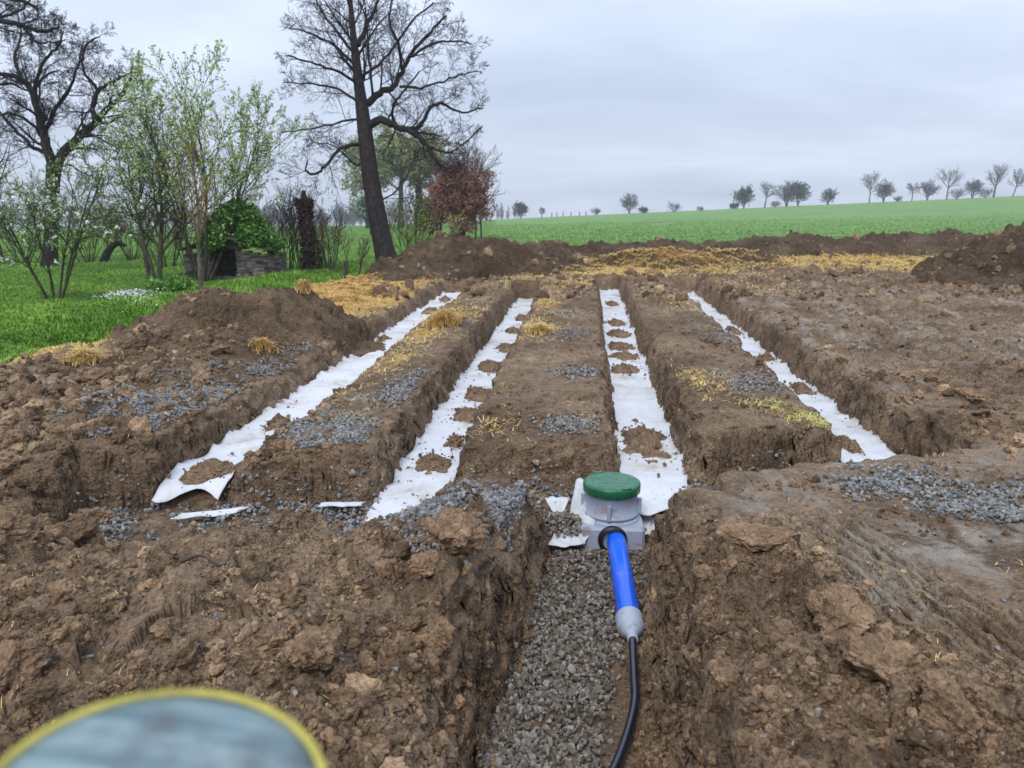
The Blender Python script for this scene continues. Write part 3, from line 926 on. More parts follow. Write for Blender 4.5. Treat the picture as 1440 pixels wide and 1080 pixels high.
def spline(pts, n):
    P = np.array(pts, float); P = np.concatenate([[2 * P[0] - P[1]], P, [2 * P[-1] - P[-2]]]); out = []
    m = len(P) - 3
    for t in np.linspace(0, m - 1e-6, n):
        i = int(t); f = t - i; a, b, c, d = P[i:i + 4]
        out.append(.5 * (2 * b + (c - a) * f + (2 * a - 5 * b + 4 * c - d) * f * f + (3 * b - a - 3 * c + d) * f ** 3))
    return np.array(out)


hs_ = spline(hp, 70)
poly_tube('black_hose', hs_, [.0175] * 70, M['hose'], None, 20, 'glossy black hose curving along the gravel of the pipe trench', 'hose')

# torn fabric collar left of the chamber, holding gravel
def collar(name, c, r0, r1, a0, a1, zf, lab, n=26, m=10):
    a, v = np.meshgrid(np.linspace(a0, a1, n), np.linspace(0, 1, m), indexing='ij')
    rr2 = r0 + (r1 - r0) * v + .02 * gn(a * 2.2, v * 1.5, 331) + .012 * gn(a * 6, v * 2, 332) * v
    V = np.stack([c[0] + rr2 * np.cos(a), c[1] + rr2 * np.sin(a), zf(a, v)], -1).reshape(-1, 3)
    I = np.arange(n * m).reshape(n, m); q = np.stack([I[:-1, :-1], I[1:, :-1], I[1:, 1:], I[:-1, 1:]], -1).reshape(-1, 4)
    k = len(V); border = np.concatenate([I[0, :], I[1:, -1], I[-1, ::-1][1:], I[::-1, 0][1:]])
    bq = np.stack([border[:-1], border[1:], border[1:] + k, border[:-1] + k], 1)
    o = link(name, mesh_from(name, np.concatenate([V, V - (0, 0, .003)]), [np.concatenate([q, q[:, ::-1] + k, bq])], None, True, [M['fabric']]))
    return tag(o, lab, 'fabric', 'loose pieces of white fabric')


gx, gy = unproj(789, 738, -.33)
collar('fabric_scrap', (gx, gy), .10, .19, radians(-115), radians(62), lambda a, v: -.335 - .035 * v * sstep(radians(0), radians(-40), a) + .17 * v * sstep(radians(-50), radians(30), a) + .06 * v * np.exp(-((a - radians(52)) / .22) ** 2) + .012 * gn(a * 4, v * 3, 341), 'torn white fabric curled up round a handful of gravel left of the chamber')
collar('fabric_scrap', (gx - .005, gy + .06), .02, .11, radians(60), radians(130), lambda a, v: -.33 + .10 * v ** 1.2 + .01 * gn(a * 4, v * 3, 342), 'small pointed white fabric piece standing up behind the gravel left of the chamber', 14, 8)
small_sheet('fabric_scrap', [uz(902, 752, -.40), uz(922, 748, -.40), uz(918, 716, -.31), uz(897, 712, -.31)], lambda u, v, P: -.41 + .10 * v + .012 * gn(P[..., 0] * 9, P[..., 1] * 9, 8), 'small white fabric corner poking out right of the chamber', 'fabric')

# ------------------------------------------------------------------ round post in front of the lens
pc = at(224, 1114, .285); PR = .0615
TL = radians(9.5); PH = (pc[2] + .05) / math.cos(TL)
PT = thing('marker_post', 'blurred round post top at bottom left, weathered blue grey with a yellow rim', 'post', (pc[0] - PH * math.sin(TL), pc[1], -.05))
PT.rotation_euler = (0, TL, 0)
mb_ = MB(); mb_.add(*rev([(0, PH + .0005), (.02, PH + .001), (.045, PH), (.0578, PH - .001), (.0578, PH - .02)], 64)); mb_.build('wood_core', M['post'], PT, True)
mb_ = MB(); mb_.add(*rev([(.0578, PH - .03), (.0578, PH + .0006), (.0605, PH + .0006), (PR + .0005, PH - .001), (PR + .0005, PH - .02), (PR, 0)], 64)); mb_.build('yellow_sleeve', M['yellow'], PT, True)

# ------------------------------------------------------------------ loose soil: crumbs (stuff) and big clods (things)
rng = np.random.default_rng(11)
CR0 = [rock(0, rng, 3, .25, .6) for _ in range(12)]
CR1 = [rock(2, rng, 5, .22, .55) for _ in range(12)]
CR2 = [rock(3, rng, 6, .20, .5) for _ in range(10)]


def on_ground(px, py, z0=0.05):
    x, y = unproj(px, py, z0)
    for _ in range(2):
        z = gh(x, y); x, y = unproj(px, py, np.minimum(z, .9))
    return x, y, gh(x, y)


def sink_ok(x, y):
    return np.minimum(trench_d(x, y), np.minimum(cross_d(x, y), pipe_d(x, y)))


def crumbs():
    mb = MB()
    def put(n, x0, x1, y0, y1, s0, s1, alpha, temps, keep=None, emb=.25):
        px = rng.uniform(x0, x1, n); py = rng.uniform(y0, y1, n)
        x, y, z = on_ground(px, py)
        size = s0 * (1 - rng.random(n) * (1 - (s0 / s1) ** alpha)) ** (-1 / alpha)
        ok = np.ones(n, bool) if keep is None else keep(x, y, px, py)
        ok &= meadow_m(x, y) < 0
        x, y, z, size = x[ok], y[ok], z[ok], size[ok]
        scatter(mb, temps, np.stack([x, y, z + size * emb], 1), size, rng, (1, .85, .7))
    lm = lambda x, y, px, py: (x < np.interp(y, PLY, PLX) + .03) & (fbm(x * 2.2, y * 2.2, 3, 401) > -.45 + .6 * rng.random(len(x)) - .3)
    put(40000, -120, 790, 735, 1120, .003, .018, 1.9, CR0, lm, .1)
    put(1500, -120, 790, 735, 1120, .012, .045, 2.3, CR1, lm, .1)
    put(70, -120, 760, 740, 1100, .03, .07, 2.2, CR2, lm, .05)
    def rm(x, y, px, py):
        k = x > np.interp(y, PRY, PRX) - .03
        return k & (slide_d(x, y) < .12 * rng.random(len(x)))
    put(26000, 880, 1560, 760, 1120, .003, .018, 1.9, CR0, rm, .1)
    put(800, 880, 1560, 780, 1120, .012, .04, 2.2, CR1, rm, .1)
    put(30, 900, 1500, 800, 1100, .03, .06, 2.2, CR2, rm, .05)
    put(1500, 880, 1560, 660, 900, .006, .03, 1.7, CR0, lambda x, y, px, py: (sink_ok(x, y) > .05) & (fbm(x * 1.8, y * 1.8, 3, 403) > .05))
    # left spoil, heap foot
    put(5500, -80, 480, 430, 740, .010, .05, 1.7, CR0, lambda x, y, px, py: (sink_ok(x, y) > .05) & (fbm(x * 1.5, y * 1.5, 3, 404) > -.3))
    put(700, -80, 330, 440, 735, .03, .09, 2.2, CR1, lambda x, y, px, py: sink_ok(x, y) > .06)
    # blocks between the trenches and the trafficked mud on the right
    put(7000, 300, 1480, 400, 690, .008, .034, 1.8, CR0, lambda x, y, px, py: (sink_ok(x, y) > .03) & (fbm(x * 1.3, y * 1.3, 4, 405) > -.1))
    put(700, 950, 1480, 400, 650, .02, .08, 2.0, CR1, lambda x, y, px, py: (sink_ok(x, y) > .06) & (fbm(x * .9, y * .9, 3, 406) > .0))
    put(2600, 520, 1480, 325, 420, .03, .16, 1.9, CR0, lambda x, y, px, py: sink_ok(x, y) > .1)
    # crumbs fallen to the foot of the trench walls
    put(9000, 180, 1290, 400, 735, .007, .03, 1.9, CR0, lambda x, y, px, py: (np.abs(sink_ok(x, y) - .02) < .045))
    put(2200, 640, 960, 740, 1110, .006, .03, 1.9, CR0, lambda x, y, px, py: (np.abs(pipe_d(x, y) - .01) < .06))
    # crumbs on the fabric
    put(16000, 180, 1290, 405, 735, .003, .016, 1.8, CR0, lambda x, y, px, py: (trench_d(x, y) < -.02) & (fbm(x * 2.4, y * 2.4, 4, 407) > .10 + .5 * rng.random(len(x))), 2.6)
    return mb.build('soil_crumbs', M['crumb'])


tag(crumbs(), 'loose brown crumbs of dug soil', 'soil crumbs', kind='stuff')


def gravel():
    GV = [rock(0, rng, 6, 0, .35) for _ in range(14)]
    mb = MB(); md = MB()
    # (cx, cy, rx, ry, n, size, dusty)
    P = [(170, 585, 80, 28, 2300), (235, 578, 65, 26, 1300), (300, 545, 60, 20, 700), (165, 622, 50, 16, 500), (215, 615, 70, 12, 500), (270, 560, 60, 20, 700), (330, 550, 55, 16, 700), (375, 521, 30, 9, 400), (410, 505, 50, 8, 220), (440, 492, 40, 6, 200), (150, 640, 40, 14, 250),
         (460, 625, 60, 34, 1700), (420, 640, 40, 18, 400), (500, 605, 60, 20, 500), (585, 545, 48, 20, 700), (610, 528, 30, 8, 260), (560, 560, 40, 14, 250),
         (660, 715, 80, 22, 1900), (620, 728, 50, 26, 700), (720, 705, 60, 16, 900), (600, 760, 30, 20, 200), (500, 735, 70, 14, 160),
         (805, 598, 45, 11, 420), (815, 525, 40, 9, 300), (800, 470, 35, 8, 220), (800, 440, 40, 5, 150), (1030, 472, 40, 14, 380), (1075, 540, 60, 16, 500), (1010, 450, 40, 10, 200), (1090, 500, 40, 20, 200),
         (1255, 670, 80, 14, 330), (1300, 690, 100, 20, 300), (1350, 715, 60, 12, 250), (1400, 690, 50, 12, 250), (1420, 725, 40, 9, 150), (1230, 685, 60, 14, 200), (655, 455, 20, 6, 90), (700, 430, 30, 5, 90)]
    for cx, cy, rx, ry, n in P:
        n = int(n * 1.4); q = rng.normal(size=(n, 2)) * .5
        x, y, z = on_ground(cx + q[:, 0] * rx, cy + q[:, 1] * ry)
        ok = (sink_ok(x, y) > .13) & (meadow_m(x, y) < 0)
        s = .005 + .013 * rng.random(n) ** 1.3
        dens = rng.random(n) * .010
        scatter(mb, GV, np.stack([x, y, z + s * .45 + dens], 1)[ok], s[ok], rng, (1.15, .9, .65))
    # gravel in the cross trench, under and round the fabric
    n = 7000; x = rng.uniform(CX[0], CX[-1] - .1, n); y = np.interp(x, CX, CY) - rng.uniform(-.03, .54, n)
    ok = (cross_d(x, y) < .03) & ~((np.hypot(x - ccx, y - ccy) < .19)) & (rng.random(n) < .45 + .6 * (fbm(x * 1.4, y * 1.4, 2, 411) > -.2))
    ok &= (trench_d(x, y) > -.02) | (rng.random(n) < .12)
    x, y = x[ok], y[ok]; s = rng.uniform(.010, .019, len(x))
    scatter(mb, GV, np.stack([x, y, base_h(x, y) + rng.uniform(0, .035, len(x)) + .004], 1), s, rng, (1.15, .9, .65))
    # gravel held by the torn fabric
    n = 300; a = rng.uniform(0, 2 * pi, n); r = .15 * np.sqrt(rng.random(n)); s = rng.uniform(.010, .018, n)
    scatter(md, GV, np.stack([gx + r * np.cos(a), gy + .01 + r * np.sin(a), -.345 + .045 * (1 - (r / .15) ** 2) + rng.uniform(0, .02, n)], 1), s, rng, (1.15, .9, .65))
    # stones along the trench walls' foot
    n = 2600; px = rng.uniform(200, 1280, n); py = rng.uniform(410, 720, n); x, y = unproj(px, py, FZ); ok = np.abs(trench_d(x, y) + .01) < .035
    x, y = x[ok], y[ok]; s = rng.uniform(.009, .016, len(x))
    scatter(mb, GV, np.stack([x, y, base_h(x, y) + s * .5 + .01], 1), s, rng, (1.15, .9, .65))
    # bed of the pipe trench
    n = 7600; py = rng.uniform(765, 1130, n); x, y = unproj(np.full(n, 800.0), py, -.43); xl = np.interp(y, PLY, PLX); xr = np.interp(y, PRY, PRX)
    u = rng.random(n); x = xl - .03 + (xr - xl + .05) * u
    soil_side = sstep(.55, .9, u) * sstep(3.2, 2.6, y) * .75 + sstep(.62, .8, u) * .45
    ok = (cross_d(x, y) > -.3) & (rng.random(n) > soil_side) & (rng.random(n) > .45 * sstep(.15, .45, fbm(x * 2.4, y * 2.4, 3, 412)))
    ok &= base_h(x, y) < -.37
    ok &= ~((np.abs((x - ccx) * math.cos(-cyaw) - (y - ccy) * math.sin(-cyaw)) < .18) & (np.hypot(x - ccx, y - ccy) < .24))
    x, y = x[ok], y[ok]; s = rng.uniform(.006, .0165, len(x)) * (1 + .25 * (rng.random(len(x)) > .93))
    scatter(md, GV, np.stack([x, y, base_h(x, y) + s * .3 + rng.uniform(0, .022, len(x))], 1), s, rng, (1.2, .9, .65))
    # scattered single stones
    n = 600; px = rng.uniform(0, 1440, n); py = rng.uniform(560, 1060, n); x, y, z = on_ground(px, py); ok = sink_ok(x, y) > .14
    s = rng.uniform(.005, .013, n)
    scatter(mb, GV, np.stack([x, y, z + s * .4], 1)[ok], s[ok], rng, (1.15, .9, .65))
    a = mb.build('gravel', M['gravel']); b = md.build('gravel', M['gravel_d'])
    tag(a, 'blue grey crushed gravel spread between the trenches', 'gravel', kind='stuff')
    tag(b, 'dusty crushed gravel bedding in the pipe trench', 'gravel', kind='stuff')


gravel()

# soil dumped on the fabric, each patch one thing
ORD = ['nearest', 'second', 'third', 'fourth', 'fifth', 'sixth', 'seventh', 'eighth', 'ninth']
SPATCH = {1: [(607, 655, 30, 15), (640, 622, 14, 8), (657, 585, 26, 11), (674, 555, 28, 9), (690, 517, 22, 8), (711, 490, 17, 4), (722, 466, 15, 3), (734, 448, 12, 3)],
      2: [(903, 622, 38, 24), (880, 520, 24, 6), (877, 503, 24, 5), (874, 488, 22, 5), (870, 470, 19, 5), (866, 455, 15, 3), (861, 428, 9, 3)],
      0: [(296, 664, 44, 12), (392, 596, 18, 7), (540, 478, 9, 3), (605, 438, 13, 4), (626, 422, 9, 3)],
      3: [(1190, 625, 16, 10), (1128, 548, 14, 7), (1078, 505, 12, 5), (1032, 466, 10, 4)]}
SW = {0: 'fabric strip in the leftmost trench', 1: 'fabric strip in the second trench from left', 2: 'fabric strip behind the chamber', 3: 'fabric strip in the rightmost trench'}
for k, lst in SPATCH.items():
    for i, (cx, cy, rx, ry) in enumerate(lst):
        fz = TFZ[k]; x0, y0 = unproj(cx, cy, fz); x1 = unproj(cx + rx, cy, fz)[0]; ya, yb = unproj(cx, cy - ry, fz)[1], unproj(cx, cy + ry, fz)[1]
        ax, ay = (x1 - x0) * .8, max((ya - yb) / 2, .05)
        n = 44; g = np.linspace(-1.4, 1.4, n); U, Vv = np.meshgrid(g, g, indexing='ij')
        X = U * ax; Y = Vv * ay
        rad = np.sqrt(U ** 2 + Vv ** 2) + (.58 if ax > .16 else .3) * fbm((X + x0) * 6, (Y + y0) * 6, 5, 420 + i)
        h = np.clip(1 - rad, -.2, 1)
        Z = .052 * np.clip(h, 0, 1) ** .6 + .016 * h + (clump(X + x0, Y + y0, .08, 430 + i, .4) + .012 * fbm((X + x0) * 18, (Y + y0) * 18, 3, 431)) * sstep(0, .25, h) - .004
        I = np.arange(n * n).reshape(n, n); q = np.stack([I[:-1, :-1], I[1:, :-1], I[1:, 1:], I[:-1, 1:]], -1).reshape(-1, 4)
        q = q[np.max(h.ravel()[q], 1) > .0]
        u_, inv = np.unique(q, return_inverse=True)
        m_ = MB(); m_.add(np.stack([X.ravel(), Y.ravel(), Z.ravel()], 1)[u_], inv.reshape(-1, 4))
        nn = 150; a = rng.uniform(0, 2 * pi, nn); r = np.abs(rng.normal(.75, .4, nn)); s = .005 * (1 - rng.random(nn) * .94) ** (-.5)
        xx = r * np.cos(a) * ax; yy = r * np.sin(a) * ay
        scatter(m_, CR0, np.stack([xx, yy, .045 * np.clip(1 - r, 0, 1) + s * .6 + .006], 1), s, rng)
        o = m_.build('soil_patch', M['clod'], None, False, (x0, y0, fz - .004))
        tag(o, ('%s soil patch' % ORD[i] if i == 0 else '%s nearest soil patch' % ORD[i]) + ' on the white ' + SW[k], 'soil patch', 'soil patches lying on the white fabric')

# big clods and slabs, each one a thing: (px, py, width in px, height factor, label)
CL = [(640, 762, 84, .85, 'big pointed clod below the gravel patch at the head of the left bank'),
      (128, 716, 54, .6, 'block of soil beside the near end of the leftmost fabric strip'),
      (18, 742, 62, .8, 'rounded clod on the left edge of the photo below the flat slabs'),
      (15, 690, 50, .7, 'clod on the left edge just above the rounded one'),
      (70, 688, 64, .4, 'flat dark slab of soil near the left edge above the grassy spot'),
      (236, 893, 46, .45, 'flat tilted clod lying alone in the middle of the left mound'),
      (402, 856, 48, .65, 'light brown clod near the middle of the left mound'),
      (378, 908, 46, .6, 'rounded clod below the light brown one on the left mound'),
      (447, 912, 88, .7, 'large cracked clod with a dark hollow at the left mound, above the yellow rimmed post'),
      (346, 800, 62, .55, 'pale clod beside the root on the left mound'),
      (548, 792, 48, .6, 'greyish clod just left of the big pointed clod'),
      (602, 800, 60, .6, 'clod directly below the big pointed clod'),
      (612, 875, 62, .75, 'yellowish clod on the lip of the left bank halfway down the trench'),
      (568, 900, 44, .7, 'small squarish clod left of the yellowish clod on the bank lip'),
      (652, 905, 54, .8, 'crumbly clod hanging at the edge of the left trench wall'),
      (490, 975, 52, .4, 'flat slab of clay at the foot of the large cracked clod'),
      (18, 948, 84, .8, 'ochre clod on the left edge above the yellow rimmed post'),
      (530, 1040, 60, .5, 'low clod at the bottom edge right of the yellow rimmed post'),
      (965, 1020, 104, .75, 'big pale slab leaning at the right trench edge at the bottom of the photo'),
      (1322, 1000, 112, .75, 'large cracked boulder of soil at the bottom right'),
      (1248, 945, 128, .6, 'broad dark clod leaning on the cracked boulder at the bottom right'),
      (1172, 862, 110, .55, 'rounded brown clod at the end of the ribbed track'),
      (1052, 768, 104, .5, 'yellowish flat clod near the pipe trench on the right bank'),
      (986, 776, 44, .6, 'small dark clod just left of the yellowish flat clod'),
      (1018, 944, 36, .7, 'small round clod on the right bank beside the big pale slab'),
      (1208, 1040, 60, .55, 'light clod at the bottom left of the cracked boulder'),
      (1350, 600, 62, .7, 'cracked lump of soil at the corner of the rightmost trench'),
      (1290, 595, 44, .8, 'knob of soil on the lip above the end of the rightmost fabric strip'),
      (1366, 556, 46, .5, 'dark flat clod on the trafficked mud at the right'),
      (345, 424, 22, .8, 'small clod on the crest of the left soil heap'),
      (98, 497, 26, .8, 'dark clod beside the dry tuft at the foot of the left soil heap'),
      (360, 497, 26, .7, 'dark clod with dead grass beside the left heap'),
      (140, 528, 44, .7, 'dark heaped clod at the left foot of the soil heap'),
      (310, 492, 30, .6, 'small pale clod on the front of the left soil heap')]
for i, (px, py, w, hf, lab) in enumerate(CL):
    x, y, z = [float(q[0]) for q in on_ground(np.array([px]), np.array([py + w * .16]))]
    zc = y * CP + (HC - z) * SP; r = (w if w < 80 else 80 + (w - 80) * .8) / F * zc / 2
    V, Fc = rock(4, rng, 7, .12, .5)
    V = V * (1.12, .95, 1.0)
    V = V * (r, r * .9, r * max(hf, .5) * .95)
    V = V @ rand_rot(np.random.default_rng(i), 1)[0].T * .0 + V
    o_ = rng.uniform(0, 40)
    nrm = V / (np.linalg.norm(V, axis=1, keepdims=True) + 1e-9)
    V = V + nrm * (r * .10 * fbm(V[:, 0] / r * 2.5 + o_, V[:, 1] / r * 2.5 + V[:, 2] / r * 2, 4, 440) + .010 * fbm(V[:, 0] * 40 + o_, V[:, 1] * 40 + V[:, 2] * 31, 3, 441))[:, None]
    m_ = MB(); m_.add(V, Fc, rng.uniform(.55, .95) if w < 80 else .8)
    o = m_.build('soil_clod', M['clod'], None, False, (x, y, z + r * hf * (.42 if w < 80 else .75)), (rng.uniform(-.25, .25), rng.uniform(-.25, .25), rng.uniform(0, 6.28)))
    tag(o, lab, 'soil clod', 'big clods of dug soil')

# a root and a few plant remains on the left mound
def ground_line(pts, n, lift):
    P = []
    for px, py in pts:
        x, y, z = [float(q[0]) for q in on_ground(np.array([px]), np.array([py]))]; P.append((x, y, z + lift))
    return spline(P, n)


tag(poly_tube('root', ground_line([(255, 790), (285, 796), (315, 800), (335, 797)], 16, .03), np.linspace(.008, .004, 16), M['twig_b'], None, 8), 'thin brown root lying on the left mound of soil', 'root')



# ------------------------------------------------------------------ vegetation
rt = random.Random(5)


def place(px, zc):
    """ground point seen in image column px at depth zc"""
    x = (px - W2) / F * zc; z = 0.0
    for _ in range(4):
        y = (zc - (HC - z) * SP) / CP; z = gh1(x, y)
    return x, y, z


def rvec(r=rt): return Vector((r.gauss(0, 1), r.gauss(0, 1), r.gauss(0, 1))).normalized()


def grow(out, p, d, L, r, lev, S_, rg):
    """S_: per level lists seg, wander, up, kids, angle, ratio, first"""
    n = S_['seg'][lev]; st = L / n; pts = [tuple(p)]; rad = [r]; p = Vector(p); d = Vector(d).normalized(); dirs = [d.copy()]
    er = r * S_['end'][lev]
    for i in range(n):
        d = (d + rvec(rg) * S_['wander'][lev] + Vector((0, 0, S_['up'][lev]))).normalized()
        p = p + d * st; pts.append(tuple(p)); rad.append(r + (er - r) * (i + 1) / n); dirs.append(d.copy())
    out.setdefault(lev, []).append((pts, rad))
    if lev + 1 < len(S_['seg']): sprout(out, pts, rad, dirs, L, lev, S_, rg, S_['kids'][lev])


def sprout(out, pts, rad, dirs, L, lev, S_, rg, kids):
    n = len(pts) - 1; f0 = S_['first'][lev]; k = max(1, int(kids * rg.uniform(.8, 1.2) + .5)); ga = rg.uniform(0, 6.28)
    for j in range(k):
        t = f0 + (1 - f0) * (j + rg.uniform(.2, .95)) / k; q = min(t * n, n - 1e-4); i = int(q); f = q - i
        a = Vector(pts[i]); b = Vector(pts[i + 1]); p = a + (b - a) * f; d = dirs[i]
        ga += 2.4 + rg.uniform(-.5, .5)
        per = d.orthogonal().normalized(); per.rotate(__import__('mathutils').Quaternion(d, ga))
        an = S_['angle'][lev] * rg.uniform(.7, 1.25)
        nd = d * math.cos(an) + per * math.sin(an)
        r = (rad[i] + (rad[i + 1] - rad[i]) * f) * S_['rr'][lev]
        r = max(r, S_.get('rmin', .002))
        grow(out, p, nd, L * S_['ratio'][lev] * (1.15 - .65 * t) * rg.uniform(.75, 1.25), r, lev + 1, S_, rg)


def dirs_of(pts):
    d = [(Vector(pts[i + 1]) - Vector(pts[i])).normalized() for i in range(len(pts) - 1)]
    return d + [d[-1]]


def wood(name, items, sides, mat, parent, origin):
    """items: list of (pts, radii) with world points -> one mesh of tubes"""
    mb = MB(); by = {}
    for pts, rad in items: by.setdefault(len(pts), []).append((pts, rad))
    for k, l in by.items():
        V, Q_ = tubes(np.array([a for a, _ in l]) - np.array(origin), np.array([b for _, b in l]), sides)
        mb.add(V, Q_)
    return mb.build(name, mat, parent, sides > 5)


def leaves(pos, size, rg, spread=.05, flat=0.0):
    n = len(pos); pos = pos + rg.normal(size=(n, 3)) * spread
    Mx = rand_rot(rg, n); s = size * rg.uniform(.6, 1.4, n)
    base = np.array([[-.5, 0, 0], [0, -.3, .06], [.55, 0, 0], [0, .3, .06]])
    P = np.einsum('mij,vj->mvi', Mx, base) * s[:, None, None]
    if flat: P[..., 2] *= 1 - flat
    P = P + pos[:, None]
    return P.reshape(-1, 3), np.arange(n * 4).reshape(n, 4), np.repeat(rg.random(n), 4)


def twig_points(items, n, rg, t0=.2):
    P = []
    for _ in range(n):
        pts, _r = items[rg.integers(0, len(items))]
        q = rg.uniform(t0, 1) * (len(pts) - 1); i = min(int(q), len(pts) - 2); f = q - i
        a = pts[i]; b = pts[i + 1]; P.append([a[c] + (b[c] - a[c]) * f for c in range(3)])
    return np.array(P)


BARE = dict(seg=[7, 6, 5, 4, 3], wander=[.10, .16, .2, .22, .22], up=[.02, .05, .05, .05, .05], kids=[7, 6, 5, 4, 0], angle=[.8, .75, .7, .65, .6],
            ratio=[.55, .5, .5, .5, .5], first=[.35, .2, .2, .2, 0], rr=[.55, .55, .55, .6, .6], end=[.45, .3, .3, .35, .5], rmin=.004)


def limb(px, zs, r0, r1, n, rg, wob=.0):
    """limb traced in the photo: px = image points, zs = depths"""
    P = [at(x, y, z) for (x, y), z in zip(px, zs)]
    C = spline(P, n)
    if wob: C[1:-1] += np.array([[rg.gauss(0, wob) for _ in range(3)] for _ in range(n - 2)])
    t = np.linspace(0, 1, n)
    return [tuple(c) for c in C], list(r0 + (r1 - r0) * t ** .85)


def traced_tree(name, lab, cat, zc, base_px, trunk_px, trunk_w, limbs, S_, kids_per_px, mats, seed, group=None, leaf=None, sides=(12, 8)):
    rg = random.Random(seed); nr_ = np.random.default_rng(seed)
    bx, by, bz = place(base_px, zc)
    T = thing(name, lab, cat, (bx, by, bz), group); org = (bx, by, bz)
    ppm = F / zc
    trunk = []; tw = []; tp = [at(x, y, zc) for x, y in trunk_px]; C = spline(tp, 30)
    C[0] = (bx, by, bz - .15)
    n = 30; wid = np.interp(np.linspace(0, len(trunk_w) - 1, n), range(len(trunk_w)), trunk_w) / ppm / 2
    trunk.append(([tuple(c) for c in C], list(wid)))
    out = {}; big = []
    for j, (pxs, w0, w1, dep) in enumerate(limbs):
        m = len(pxs); zs = [zc + dep * (i / (m - 1)) ** .8 for i in range(m)]
        pts, rad = limb(pxs, zs, w0 / ppm / 2, max(w1 / ppm / 2, .006), max(8, 4 * m), rg, .012)
        big.append((pts, rad))
        L = sum((Vector(a) - Vector(b)).length for a, b in zip(pts, pts[1:]))
        sprout(out, pts, rad, dirs_of(pts), L * S_['lim'] + .5, 0, S_, rg, L * ppm * kids_per_px)
    if S_.get('trunk_kids'):
        k0 = int(.5 * n); sprout(out, *[q[k0:] for q in (trunk[0][0], trunk[0][1])], dirs_of(trunk[0][0])[k0:], S_['trunk_L'], 0, S_, rg, S_['trunk_kids'])
    tr = wood('trunk', trunk, sides[0] + 4, mats[0], T, org)
    wood('limbs', big, sides[1], mats[0], T, org)
    tw = [q for k in out for q in out[k]]
    wood('crown', [q for q in tw if q[1][0] > .012], 5, mats[1], T, org) if False else None
    wood('crown', tw, 4, mats[1], T, org)
    return T, org, out, nr_


# --- the tall leaning bare tree
SM = dict(BARE, seg=[0, 9, 6, 5, 3], kids=[0, 8, 5, 3, 0], angle=[.85, .8, .72, .65, .5], ratio=[.6, .52, .54, .52, .5], up=[0, .02, .035, .05, .05], wander=[.1, .12, .14, .16, .16], first=[.10, .12, .15, .2, 0], rr=[.34, .5, .6, .7, .7], lim=.42, rmin=.0036, trunk_kids=14, trunk_L=2.6)
traced_tree('bare_tree', 'tall dark leaning tree without leaves standing behind the soil heaps', 'tree', 18.6, 548,
            [(550, 388), (539, 345), (530, 300), (521, 250), (515, 200), (510, 160), (505, 120), (499, 70), (495, 30), (491, -20), (486, -90)],
            [36, 28, 26, 24, 22, 19, 15, 11, 8, 6, 3],
            [([(516, 178), (535, 168), (555, 176), (578, 186), (597, 200), (612, 224), (628, 238)], 13, 3, -.7),
             ([(552, 174), (566, 182), (590, 178), (606, 152), (622, 146), (648, 158), (680, 152)], 9, 2, .9),
             ([(516, 146), (536, 130), (553, 122), (563, 105), (580, 74), (603, 48), (628, 22)], 11, 3, .6),
             ([(514, 204), (492, 204), (472, 216), (456, 236), (440, 245), (430, 238), (433, 226)], 6, 2, -.8),
             ([(509, 122), (478, 102), (444, 90), (404, 78)], 5, 2, -.9),
             ([(504, 64), (513, 42), (523, 22), (532, 0), (545, -40)], 8, 3, .5),
             ([(524, 138), (520, 95), (517, 52), (514, 10)], 4, 2, -.8),
             ([(513, 166), (482, 170), (440, 180), (396, 186)], 4, 1.6, .8),
             ([(511, 150), (474, 124), (436, 118), (398, 116)], 4.5, 1.6, 1.3),
             ([(503, 96), (470, 64), (440, 48), (406, 40)], 5, 1.8, -.2),
             ([(501, 80), (474, 44), (452, 14), (434, -30)], 5, 2, .9),
             ([(600, 204), (616, 212), (632, 214), (655, 200), (678, 178)], 4, 1.6, .2),
             ([(566, 100), (560, 62), (548, 30), (552, -8)], 5, 2, -1.0),
             ([(576, 80), (608, 62), (640, 58), (662, 62)], 4.5, 1.8, .9),
             ([(562, 122), (600, 122), (640, 108), (672, 100)], 4, 1.6, -.6),
             ([(508, 108), (540, 84), (580, 30), (610, 4)], 4.5, 2, -1.2),
             ([(590, 190), (604, 206), (616, 232), (640, 248)], 4, 1.2, .9),
             ([(555, 176), (552, 152), (566, 130), (590, 100)], 5, 2, -.9),
             ([(527, 290), (556, 268), (575, 240), (592, 205)], 2.6, 1.2, -.5),
             ([(517, 218), (500, 232), (470, 205), (440, 200)], 3, 1.2, .9)],
            SM, .058, (M['bark_dark'], M['twig']), 3)

